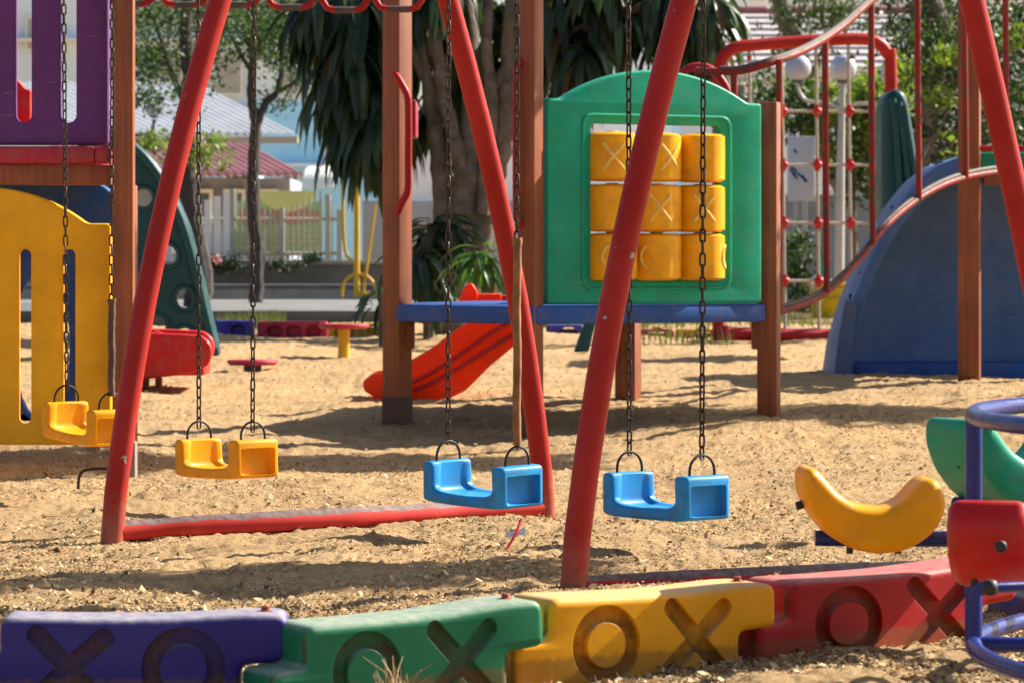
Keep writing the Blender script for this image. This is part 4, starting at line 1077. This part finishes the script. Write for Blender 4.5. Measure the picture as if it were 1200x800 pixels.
for a in (180, 224, 262, 300): window(hB, a, a+26, 222, 262, 54.95, False)
hC = thing('building', 'light blue building with striped awning right of the red roof', 'building', (X(370, 72), 72, .4))
house_wall(hC, 300, 470, 120, 350, 72, 6, M['lightblue_wall'])
MB().box((X(320, 72), 71.7, Z(196, 72)), (X(470, 72), 71.99, Z(192, 72)), 0).build('ledge', M['pale_wall'], hC)
window(hC, 328, 352, 204, 224, 71.95, False); window(hC, 380, 404, 160, 184, 71.95, False)
mb = MB(); aw = []
for i in range(9):
    pxa = 357+4.3*i
    mb.tube(smooth_path([P(pxa+8, 197, 71.2), P(pxa+3, 200, 70.9), P(pxa, 208, 70.7), P(pxa-1, 219, 70.6)], 3), .045, 6)
mb.build('awning', M['white_paint'], hC)
mb = MB(); mb.add([P(357, 219, 70.7), P(395, 219, 70.7), P(402, 198, 71.4), P(366, 198, 71.4)], [(0, 1, 2, 3)]); mb.build('awning_sheet', simple('awning_grey', (.40, .44, .48), .7), hC)
hD = thing('building', 'tall pale blue white building at the very back left', 'building', (X(250, 95), 95, .4))
house_wall(hD, -60, 470, -140, 345, 95, 8, simple('far_pale_wall', (.68, .80, .90), .85, .5, .15))
for a, b_, c_, e in ((250, 285, 62, 112), (180, 215, 62, 112), (330, 365, 60, 110), (110, 145, 62, 112), (180, 215, -30, 25), (250, 285, -30, 25), (330, 365, -30, 25), (30, 60, 20, 60)): window(hD, a, b_, c_, e, 94.9)
for yy in (46, 128): MB().box((X(-60, 95), 94.6, Z(yy+4, 95)), (X(470, 95), 94.99, Z(yy, 95)), 0).build('ledge', M['white_paint'], hD)
hE = thing('house', 'pale house with grey pink shingle roof behind the lamp globes', 'house', (X(900, 70), 70, .4))
mb = MB(); E = [P(790, 82, 66), P(1120, 82, 66), P(1120, 16, 74), P(790, 16, 74)]
nrow = 9; vs = []; fs = []
for i in range(nrow):
    a, b_ = i/nrow, (i+1)/nrow
    l0 = E[0]+(E[3]-E[0])*a; r0 = E[1]+(E[2]-E[1])*a; l1 = E[0]+(E[3]-E[0])*b_; r1 = E[1]+(E[2]-E[1])*b_
    up = Vector((0, 0, .06)); kx = len(vs); vs += [l0, r0, l0+up, r0+up, r1, l1]; fs += [(kx, kx+1, kx+3, kx+2), (kx+2, kx+3, kx+4, kx+5)]
mb.add(vs, fs); mb.build('roof', M['grey_roof'], hE, 10)
MB().tube([P(790, 14, 74), P(1120, 14, 74)], .12, 8).build('ridge', M['red_roof'], hE)
house_wall(hE, 800, 1110, 84, 350, 67, 6, simple('pale_blue_wall', (.55, .64, .72), .9, .8, .15))
for a, b_ in ((858, 876), (884, 900), (930, 950), (1010, 1040)): window(hE, a, b_, 96, 124, 66.95, False)
hF = thing('building', 'bright pale storefront with blue band behind the big trunk', 'building', (X(590, 60), 60, .4))
house_wall(hF, 480, 700, 130, 350, 60, 5, M['pale_wall'])
MB().box((X(480, 60), 59.7, Z(253, 60)), (X(700, 60), 59.99, Z(243, 60)), 0).build('blue_band', M['blue_deck'], hF)
MB().box((X(568, 60), 59.9, Z(345, 60)), (X(578, 60), 59.99, Z(254, 60)), 0).build('doorway', M['window'], hF)
hG = thing('building', 'pale grey building beyond the dark trees at the top right', 'building', (X(1000, 110), 110, .4))
house_wall(hG, 690, 1330, -120, 345, 110, 8, simple('far_grey_wall', (.70, .76, .82), .85, .5, .12))
for a in (730, 880, 960, 1060, 1150, 1240): window(hG, a, a+36, -40, 0, 109.9)

# ================================================================ LAMPS, SIGN, BIN
def globe(t, px, py, d, r):
    c_ = P(px, py, d); nl = 14
    MB().lathe([(max(.002, r*math.sin(PI*i_/nl)), -r*math.cos(PI*i_/nl)) for i_ in range(nl+1)], 24, Matrix.Translation(c_)).build('globe', M['globe'], t, 80)
    MB().lathe([(r*.45, -r*1.12), (r*.5, -r*.95), (r*.42, -r*.85)], 16, Matrix.Translation(c_)).build('collar', M['concrete_dark'], t)
    return c_
dLm = 41.0
lamp = thing('street_lamp', 'white park lamp with three frosted globes on curved arms behind the net', 'street lamp', (X(985, dLm), dLm, .32))
MB().tube([P(983, 366, dLm), P(985, 200, dLm), P(987, 112, dLm), P(988, 98, dLm)], [.062, .05, .036, .03], 14).build('pole', M['lamp_pole'], lamp)
for px, py in ((935, 80), (988, 80), (1046, 85)): globe(lamp, px, py, dLm, .158)
MB().tube(smooth_path([P(986, 128, dLm), P(968, 121, dLm), P(945, 118, dLm), P(936, 106, dLm), P(934, 95, dLm)], 5), .022, 10).build('arm', M['lamp_pole'], lamp)
MB().tube(smooth_path([P(986, 128, dLm), P(1004, 122, dLm), P(1030, 121, dLm), P(1039, 110, dLm), P(1041, 98, dLm)], 5), .022, 10).build('arm', M['lamp_pole'], lamp)
lamp2 = thing('street_lamp', 'single grey globe lamp hanging among leaves before the white roof', 'street lamp', (X(180, 39), 39, .4))
globe(lamp2, 180, 128, 39, .088)
MB().tube(smooth_path([P(180, 140, 39), P(179, 152, 39), P(168, 158, 39), P(120, 160, 39)], 5), .016, 8).build('arm', M['concrete_dark'], lamp2)
MB().tube([P(120, 160, 39), P(120, 362, 39)], .04, 10).build('pole', M['concrete_dark'], lamp2)
dS = 39
sg = thing('notice_board', 'pale notice board with scribbled blue marks on white posts', 'notice board', (X(940, dS), dS, .3))
MB().box((X(923, dS), dS, Z(236, dS)), (X(955, dS), dS+.04, Z(160, dS)), .006).build('board', simple('board_blue_white', (.50, .55, .66), .6, 2, .12), sg)
for px in (933, 944): MB().box((X(px-2.5, dS), dS+.045, .25), (X(px+2.5, dS), dS+.1, Z(236, dS)+.1), .004).build('post', M['lamp_pole'], sg)
mb = MB()
for pts in ([(927, 196), (933, 200), (929, 206)], [(934, 203), (940, 208), (946, 213)], [(926, 198), (934, 210)], [(941, 206), (944, 214)], [(931, 175), (933, 180)]):
    mb.tube([P(a, b_, dS-.006) for a, b_ in pts], .012, 6)
mb.build('blue_marks', M['blue_tube'], sg)
dK = 36
bn = thing('litter_bin', 'big yellow wheeled waste bin behind the net climber', 'waste bin', (X(975, dK), dK, .3))
b = bmesh.new()
x0, x1 = X(952, dK), X(1000, dK); zb_, zt_ = .3, Z(336, dK)
lo = [b.verts.new(p) for p in ((x0+.03, dK+.03, zb_), (x1-.03, dK+.03, zb_), (x1-.03, dK+.42, zb_), (x0+.03, dK+.42, zb_))]
hi = [b.verts.new(p) for p in ((x0, dK, zt_), (x1, dK, zt_), (x1, dK+.45, zt_), (x0, dK+.45, zt_))]
b.faces.new(hi); b.faces.new(list(reversed(lo)))
for i in range(4): b.faces.new((lo[i], lo[(i+1) % 4], hi[(i+1) % 4], hi[i]))
bmesh.ops.bevel(b, geom=list(b.edges), offset=.025, segments=2, profile=.5, affect='EDGES')
ybin = plastic('bin_yellow', (.62, .44, .01), rough=.5)
MB().bm(b).build('body', ybin, bn)
MB().box((x0-.03, dK-.03, zt_-.16), (x1+.03, dK+.48, zt_-.12), .008).build('rim', ybin, bn)
MB().box((x0-.015, dK-.015, zt_+.002), (x1+.015, dK+.46, zt_+.04), .012).build('lid', ybin, bn)
MB().tube(smooth_path([P(953, 340, dK-.03), P(949, 330, dK-.03), P(955, 326, dK-.03), P(965, 328, dK-.03)], 4), .02, 8).build('handle', M['lamp_pole'], bn)
x = X(966, 42); cn = thing('traffic_cone', 'green cone shaped marker standing before the grey wall', 'cone', (x, 42, .33))
MB().lathe([(.12, .33), (.12, .36), (.10, .37), (.035, Z(292, 42)), (.02, Z(291, 42))], 18, Matrix.Translation((x, 42, 0))).build('cone', M['green_panel'], cn)

# ================================================================ TREES
def limb(mb, pts, r0, r1, seg=10):
    p = smooth_path(pts, 6); n_ = len(p)
    p = [q_+Vector((random.uniform(-1, 1), random.uniform(-1, 1), 0))*r0*.12 for q_ in p]
    mb.tube(p, [r0+(r1-r0)*i/(n_-1) for i in range(n_)], seg)
def leaves_cloud(clumps, per, size, aspect=.5, droop=0.0):
    """clumps: (x,y,z,radius) -> leaf faces spread unevenly in each"""
    vs = []; fs = []; k = 0
    for (cx, cy, cz, r) in clumps:
        n_ = int(per*random.uniform(.6, 1.3))
        dirs = rng.normal(0, 1, (n_, 3)); dirs /= np.linalg.norm(dirs, axis=1)[:, None]
        rad = r*rng.uniform(0, 1, n_)**.45
        ps = np.array([cx, cy, cz])+dirs*rad[:, None]*np.array([1.15, 1, .8])
        # twiggy streaks pull leaves together so gaps show
        tw = ps+rng.normal(0, .02, ps.shape)
        u = rng.normal(0, 1, (n_, 3)); u[:, 2] -= droop; u /= np.linalg.norm(u, axis=1)[:, None]
        w = np.cross(u, rng.normal(0, 1, (n_, 3))); w /= np.linalg.norm(w, axis=1)[:, None]
        nn = np.cross(u, w)
        s = (size*rng.uniform(.6, 1.4, n_))[:, None]
        v = np.stack([tw-u*s*.5, tw+w*s*aspect*.5+nn*s*.08, tw+u*s*.5, tw-w*s*aspect*.5+nn*s*.08], 1)
        vs.append(v.reshape(-1, 3)); fs.append(np.arange(4*n_).reshape(n_, 4)+k); k += 4*n_
    return np.concatenate(vs), np.concatenate(fs)
def crown(t, clumps, per, size, mat, name='crown', aspect=.5, droop=0):
    v, f = leaves_cloud(clumps, per, size, aspect, droop); return raw_mesh(name, v, f, mat, t)
def scatter(boxes, d, dd_, r, n_):
    out = []
    for (x0, y0, x1, y1) in boxes:
        for _ in range(n_):
            dx = d+random.uniform(-dd_, dd_); p = P(random.uniform(x0, x1), random.uniform(y0, y1), dx)
            out.append((p.x, p.y, p.z, r*random.uniform(.6, 1.3)))
    return out
# left back tree (forked dark trunk at x~298)
dT = 40.0
t1 = thing('tree', 'slender dark tree with forked trunk and airy small leaves before the fence', 'tree', (X(298, dT), dT, .45))
mb = MB()
limb(mb, [P(299, 365, dT), P(301, 300, dT), P(297, 240, dT), P(298, 180, dT), P(301, 140, dT)], .085, .062)
limb(mb, [P(300, 145, dT), P(294, 110, dT), P(296, 70, dT), P(290, 20, dT), P(296, -60, dT)], .06, .03)
limb(mb, [P(300, 150, dT), P(312, 120, dT), P(326, 105, dT+.1), P(333, 60, dT+.2), P(330, 0, dT+.2), P(345, -60, dT)], .05, .022)
limb(mb, [P(324, 107, dT+.1), P(340, 100, dT), P(352, 88, dT), P(370, 70, dT)], .026, .01)
limb(mb, [P(295, 85, dT), P(280, 60, dT), P(262, 20, dT), P(240, -40, dT)], .03, .012)
mb.build('trunk', M['bark_dark'], t1)
crown(t1, scatter([(150, -60, 270, 40), (200, -60, 360, 30), (260, 0, 350, 60), (300, 20, 400, 90)], dT, 1.6, .36, 18), 125, .06, M['leaf_small'])
crown(t1, scatter([(240, 50, 290, 100), (305, 60, 350, 130), (150, 40, 210, 90)], dT, 1.2, .2, 7), 50, .055, M['leaf_small'], 'low_crown')
# second left tree with hanging pale leaves
dT = 36.5
t2 = thing('tree', 'thicker dark tree with drooping pale green twigs behind the red leg', 'tree', (X(225, dT), dT, .4))
mb = MB()
limb(mb, [P(232, 372, dT), P(233, 320, dT), P(224, 260, dT), P(219, 190, dT), P(222, 110, dT), P(219, 40, dT), P(226, -60, dT)], .15, .05)
limb(mb, [P(221, 130, dT), P(205, 95, dT), P(190, 50, dT), P(170, -10, dT)], .04, .015)
limb(mb, [P(222, 90, dT), P(240, 60, dT), P(258, 10, dT)], .035, .012)
mb.build('trunk', M['bark_dark'], t2)
crown(t2, scatter([(150, -60, 290, 20), (160, 0, 250, 70), (155, 60, 205, 120)], dT, 1.1, .28, 16), 95, .055, M['leaf_small'])
crown(t2, scatter([(205, 168, 265, 190), (215, 160, 260, 205), (160, 160, 190, 182)], dT-.3, .5, .15, 6), 40, .06, M['leaf_bright'], 'drooping_twigs', droop=.7)['kind'] = 'stuff'
# dark shrub belt right
dT = 37.0
t3 = thing('tree', 'big dark leaved tree with crooked trunk and slanting bough at the right edge', 'tree', (X(1090, dT), dT, .35))
mb = MB()
limb(mb, [P(1088, 350, dT), P(1092, 250, dT), P(1085, 170, dT), P(1095, 100, dT), P(1082, 40, dT), P(1070, -60, dT)], .17, .10)
limb(mb, [P(1060, -50, dT-.3), P(1090, 5, dT-.3), P(1105, 32, dT-.2), P(1125, 48, dT), P(1160, 70, dT)], .14, .07)
limb(mb, [P(1090, 120, dT), P(1110, 95, dT), P(1150, 80, dT), P(1200, 40, dT)], .06, .02)
limb(mb, [P(1098, 190, dT), P(1120, 165, dT-.2), P(1160, 150, dT-.3), P(1200, 160, dT-.3)], .04, .015)
mb.build('trunk', M['bark'], t3)
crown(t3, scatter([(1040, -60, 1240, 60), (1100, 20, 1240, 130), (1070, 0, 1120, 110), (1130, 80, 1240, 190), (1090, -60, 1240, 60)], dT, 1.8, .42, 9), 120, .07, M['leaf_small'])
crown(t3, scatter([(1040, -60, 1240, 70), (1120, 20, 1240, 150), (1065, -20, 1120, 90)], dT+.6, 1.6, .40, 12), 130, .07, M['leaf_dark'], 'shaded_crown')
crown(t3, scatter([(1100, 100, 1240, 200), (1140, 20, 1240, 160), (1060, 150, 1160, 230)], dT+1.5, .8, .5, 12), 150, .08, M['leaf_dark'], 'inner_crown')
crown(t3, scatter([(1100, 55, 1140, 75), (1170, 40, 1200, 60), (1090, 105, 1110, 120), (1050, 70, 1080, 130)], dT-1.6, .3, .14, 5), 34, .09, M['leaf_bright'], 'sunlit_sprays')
# tree with leaning trunk behind the lamps
dT = 46.0
t4 = thing('tree', 'grey tree with leaning trunk behind the lamp globes', 'tree', (X(1010, dT), dT, .35))
mb = MB()
limb(mb, [P(1020, 350, dT), P(1005, 270, dT), P(985, 210, dT), P(960, 160, dT), P(948, 110, dT), P(935, 60, dT), P(915, 10, dT), P(905, -50, dT)], .19, .1)
limb(mb, [P(950, 110, dT), P(960, 70, dT), P(985, 20, dT)], .07, .03)
mb.build('trunk', M['bark'], t4)
crown(t4, scatter([(905, 0, 950, 60), (920, -50, 1030, 20), (960, 0, 1000, 40)], dT, 1.0, .34, 8), 70, .08, M['leaf_small'])
# yellow-green shrubs behind the net
dT = 43.0
for lab, boxes, mat, n_ in (('bright yellow green bush between the lamp globes and red frame', [(955, 95, 1035, 190), (1010, 100, 1065, 150)], 'leaf_bright', 26),
                            ('mid green bush low behind the lamp pole', [(990, 160, 1050, 230), (880, 100, 950, 150)], 'leaf_small', 20)):
    t = thing('bush', lab, 'bush', (X((boxes[0][0]+boxes[0][2])/2, dT), dT, .35))
    mb = MB(); limb(mb, [P(1005, 360, dT), P(1000, 250, dT), P(1006, 160, dT)], .05, .02); mb.build('stem', M['bark'], t)
    crown(t, scatter(boxes, dT, .6, .34, n_), 70, .10, M[mat], 'foliage')
dT = 38.5
t = thing('bush', 'dark low bush growing beside the yellow bin', 'bush', (X(935, dT), dT, .32))
mb = MB(); limb(mb, [P(936, 372, dT), P(935, 340, dT), P(932, 300, dT)], .03, .01); mb.build('stem', M['bark_dark'], t)
crown(t, scatter([(918, 325, 955, 370), (925, 275, 945, 330)], dT, .3, .22, 10), 70, .07, M['leaf_small'], 'foliage')
t = thing('bush', 'tangle of dark foliage behind the blue arch shell', 'bush', (X(1130, 34), 34, .35))
mb = MB(); limb(mb, [P(1100, 370, 34), P(1085, 250, 34), P(1080, 190, 34), P(1100, 150, 34)], .05, .015); limb(mb, [P(1082, 200, 34), P(1100, 155, 34), P(1112, 130, 34), P(1118, 138, 34)], .012, .006, 6); mb.build('stem', M['bark'], t)
crown(t, scatter([(1080, 150, 1180, 230), (1150, 150, 1240, 250)], 34.6, .5, .28, 10), 70, .09, M['leaf_dark'], 'foliage')
crown(t, scatter([(1098, 140, 1120, 190)], 33.8, .1, .12, 3), 7, .12, M['leaf_bright'], 'yellow_leaves')
# planter shrubs below the fence
dT = 45.3
t = thing('bush', 'row of low shrubs with pink flowers growing in the planter below the fence', 'bush', (X(300, dT), dT, .7))
crown(t, scatter([(225, 306, 275, 314), (275, 300, 400, 314)], dT, .15, .11, 12), 60, .05, M['leaf_dark'], 'foliage')
fl = crown(t, scatter([(225, 302, 262, 312)], dT-.15, .1, .08, 7), 16, .05, leafmat('pink_petals', [(.5, .12, .25), (.6, .25, .35)], .3), 'flowers'); fl['kind'] = 'stuff'

# broad-leaved strap tree (dracaena like)
def strap_leaf(p0, direction, length, width, droop, nseg=7):
    """ribbon leaf, folded along its midrib, arching over"""
    vs = []; fs = []; p = Vector(p0); d = Vector(direction).normalized()
    side = d.cross(Vector((0, 0, 1)))
    if side.length < .05: side = Vector((1, 0, 0))
    side.normalize()
    for i in range(nseg+1):
        t_ = i/nseg; w = width*(math.sin(PI*min(1, .10+.90*t_))**.75)*(1 if t_ < .98 else .12)
        up = side.cross(d).normalized()
        vs += [p-side*w*.5+up*w*.18, p, p+side*w*.5+up*w*.18]
        d = (d+Vector((0, 0, -droop/nseg))+Vector((random.uniform(-.05, .05), random.uniform(-.05, .05), 0))).normalized(); p = p+d*(length/nseg)
        side = (side-d*side.dot(d)).normalized()
    for i in range(nseg):
        a = 3*i; fs += [(a, a+1, a+4, a+3), (a+1, a+2, a+5, a+4)]
    return vs, fs
def rosette(mb, c_, n_, length, width, droop=2.4, upness=.5):
    for _ in range(n_):
        a = random.uniform(0, 2*PI); e = random.uniform(-.5, upness)
        dirv = Vector((math.cos(a)*math.cos(e), math.sin(a)*math.cos(e), math.sin(e)))
        vs, fs = strap_leaf(Vector(c_)+dirv*.03+Vector((0, 0, random.uniform(-.12, .1))), dirv, length*random.uniform(.65, 1.2), width*random.uniform(.7, 1.2), droop*random.uniform(.8, 1.4))
        mb.add(vs, fs)
dT = 29.6
t5 = thing('dracaena_tree', 'large many stemmed grey tree with long drooping dark strap leaves in the centre', 'tree', (X(545, dT), dT, .3))
mb = MB()
limb(mb, [P(530, 392, dT), P(532, 330, dT), P(540, 260, dT), P(552, 190, dT), P(556, 120, dT), P(548, 40, dT), P(540, -80, dT)], .17, .08, 14)
limb(mb, [P(548, 392, dT+.1), P(552, 320, dT+.1), P(572, 230, dT+.05), P(590, 150, dT), P(598, 60, dT), P(604, -80, dT)], .15, .06, 14)
limb(mb, [P(516, 392, dT+.05), P(516, 320, dT), P(518, 250, dT), P(512, 170, dT), P(500, 80, dT), P(492, -60, dT)], .10, .05, 12)
limb(mb, [P(545, 240, dT-.05), P(536, 180, dT-.1), P(520, 110, dT-.1), P(508, 30, dT-.1), P(490, -60, dT)], .07, .045, 12)
limb(mb, [P(566, 250, dT-.08), P(570, 190, dT-.1), P(576, 120, dT-.1), P(570, 40, dT-.1), P(575, -60, dT)], .065, .045, 12)
limb(mb, [P(560, 130, dT), P(610, 60, dT), P(660, 20, dT), P(700, -20, dT)], .06, .03, 10)
limb(mb, [P(520, 130, dT), P(470, 40, dT), P(420, -10, dT)], .06, .03, 10)
limb(mb, [P(600, 60, dT), P(690, 30, dT), P(770, 0, dT), P(800, -20, dT)], .05, .025, 10)
mb.build('trunk', M['bark'], t5)
def heads(name, pts, n_, length, width, mat, droop=2.4):
    mb = MB()
    for px, py, dd_ in pts: rosette(mb, P(px, py, dT+dd_), n_, length, width, droop)
    mb.build(name, mat, t5, 60)
heads('left_leaf_mass', [(405, -10, 0), (385, 25, .3), (430, 15, -.2), (455, 40, .2), (405, 60, -.2), (440, 90, 0), (395, 95, .3), (425, 120, .1), (450, 130, -.2), (408, 135, .2), (370, 5, 0), (470, 0, 0), (440, 160, .1)], 42, .62, .085, M['strap'], 3.0)
heads('top_leaf_mass', [(490, 10, .2), (520, -20, -.3), (560, 0, .6), (600, 10, .6), (490, 60, .6), (560, 60, .8), (612, 70, .8), (530, 90, .9), (500, 140, .9), (585, 110, .9), (520, 30, .3), (545, 150, 1.0), (620, 20, .3)], 34, .55, .08, M['strap'], 2.8)
heads('right_leaf_mass', [(655, -10, 0), (690, 0, .2), (670, 40, 0), (655, 80, .2), (700, -30, 0), (685, 60, -.2), (720, 20, .1), (640, 30, .2)], 34, .6, .085, M['strap'], 2.8)
heads('outer_leaf_mass', [(770, -20, 0), (800, -10, 0), (830, -15, .2), (815, 25, 0), (835, 10, -.1), (785, 30, .1), (760, 10, .3), (820, 50, .1)], 30, .55, .085, M['strap'], 2.8)
def strap_bush(px, py, d, label, mat, n_, length, width, up=.9):
    t = thing('strap_plant', label, 'plant', (X(px, d), d, g(X(px, d), d)))
    mb = MB()
    for _ in range(3):
        rosette(mb, P(px+random.uniform(-14, 14), py+random.uniform(-10, 10), d+random.uniform(-.1, .1)), n_, length, width, 1.9, up)
    mb.build('leaves', mat, t, 60)
    mb = MB(); mb.tube([P(px, py, d), Vector((X(px, d), d, g(X(px, d), d)-.05))], .03, 8); mb.build('stem', M['bark'], t)
strap_bush(505, 270, 28.8, 'dark strap leaved plant growing against the grey trunk just right of the handle post', M['strap'], 26, .5, .07)
strap_bush(500, 320, 28.4, 'low dark strap leaved plant at the foot of the grey trunk', M['strap'], 26, .45, .07)
strap_bush(575, 308, 27.8, 'bright green strap leaved plant above the orange slide top', M['strap_bright'], 16, .38, .06)
strap_bush(448, 345, 27.5, 'small strap leaved plant left of the brown post beside the path', M['strap'], 7, .28, .04)
# grass tufts along the path edge and by the net
gv = []; gf = []; k_ = 0
for (x0, x1, d0, d1, nb) in ((X(258, 32), X(330, 32), 31.2, 32.9, 900), (X(720, 29), X(850, 29), 27.5, 30, 220), (X(250, 44), X(400, 44), 43.95, 45.4, 1200), (X(600, 31), X(1000, 31), 31, 33, 700)):
    for _ in range(nb):
        x, d = random.uniform(x0, x1), random.uniform(d0, d1); z = g(x, d) if d < 40 else .32
        h = random.uniform(.05, .16); a = random.uniform(0, PI); lx = random.uniform(-.05, .05); w = .006
        gv += [(x-w*math.cos(a), d-w*math.sin(a), z-.01), (x+w*math.cos(a), d+w*math.sin(a), z-.01), (x+lx+.001, d, z+h), (x+lx-.001, d, z+h)]
        gf.append((k_, k_+1, k_+2, k_+3)); k_ += 4
gr = raw_mesh('grass', np.array(gv), np.array(gf), M['grass']); tag(gr, 'thin grass growing at the path edge and beyond the deck', 'grass', kind='stuff')

# trees added outside the frame on the right to cast shadows on the sand
def added_shade_tree(x, d, h, clumps, lab, per=230, size=.085):
    t = thing('tree', lab, 'tree', (x, d, 0))
    mb = MB(); cx = sum(c[0] for c in clumps)/len(clumps); cy = sum(c[1] for c in clumps)/len(clumps)
    limb(mb, [Vector((x, d, -.1)), Vector((x+.05, d, h*.4)), Vector(((x*2+cx)/3, (2*d+cy)/3, h*.7)), Vector((cx, cy, h))], .07, .025)
    mb.build('trunk', M['bark'], t); crown(t, clumps, per, size, M['leaf_small'])
U = random.uniform
added_shade_tree(2.95, 12.2, 2.5, [(2.50+U(-.75, .6), 11.62+U(-.22, .22), 2.5+U(-.12, .12), .26) for _ in range(20)], 'young tree added just outside the right edge of the view for its shadow')
added_shade_tree(4.1, 19.4, 3.9, [(3.6+U(-1.4, 1.2), 18.15+U(-.40, .5), 4.0+U(-.15, .15), .36) for _ in range(84)], 'spreading tree added outside the view beside the right tower for its shadow', 260, .10)
added_shade_tree(6.6, 22.0, 3.9, [(5.8+U(-1.0, 1.2), 20.9+U(-.4, .4), 4.0+U(-.2, .2), .38) for _ in range(42)], 'second tree added outside the view behind the right tower for its shadow', 230, .10)

# ================================================================ CAMERA, LIGHT, WORLD
cam = bpy.data.cameras.new('camera'); co = bpy.data.objects.new('camera', cam); COL.objects.link(co)
co.location = (0, 0, EYE); co.rotation_euler = (PI/2, 0, 0)
cam.sensor_width = 36; cam.lens = F/1200*36; cam.shift_y = -(400-HZ)/1200
cam.clip_start = .1; cam.clip_end = 2000
cam.dof.use_dof = True; cam.dof.focus_distance = 10.8; cam.dof.aperture_fstop = 10
scn.camera = co
AZ = math.radians(90-28); EL = math.radians(36)       # sun to the right and behind the scene
S = Vector((math.sin(AZ)*math.cos(EL), math.cos(AZ)*math.cos(EL), math.sin(EL)))
su = bpy.data.lights.new('sun', 'SUN'); su.energy = 5.0; su.angle = math.radians(.5); su.color = (1, .93, .82)
so = bpy.data.objects.new('sun', su); COL.objects.link(so); so.rotation_euler = S.to_track_quat('Z', 'Y').to_euler(); so.location = S*40
w = bpy.data.worlds.new('World'); scn.world = w; w.use_nodes = True
nt = w.node_tree; bg = nt.nodes['Background']
sky = nt.nodes.new('ShaderNodeTexSky'); sky.sky_type = 'NISHITA'; sky.sun_disc = False
sky.sun_elevation = EL; sky.sun_rotation = AZ; sky.dust_density = 2.0; sky.air_density = 1.0
nt.links.new(sky.outputs[0], bg.inputs[0]); bg.inputs[1].default_value = .065
scn.view_settings.view_transform = 'Standard'; scn.view_settings.look = 'None'
scn.view_settings.exposure = 1.30; scn.view_settings.gamma = 1; scn.view_settings.use_curve_mapping = False
scn.render.engine = 'CYCLES'
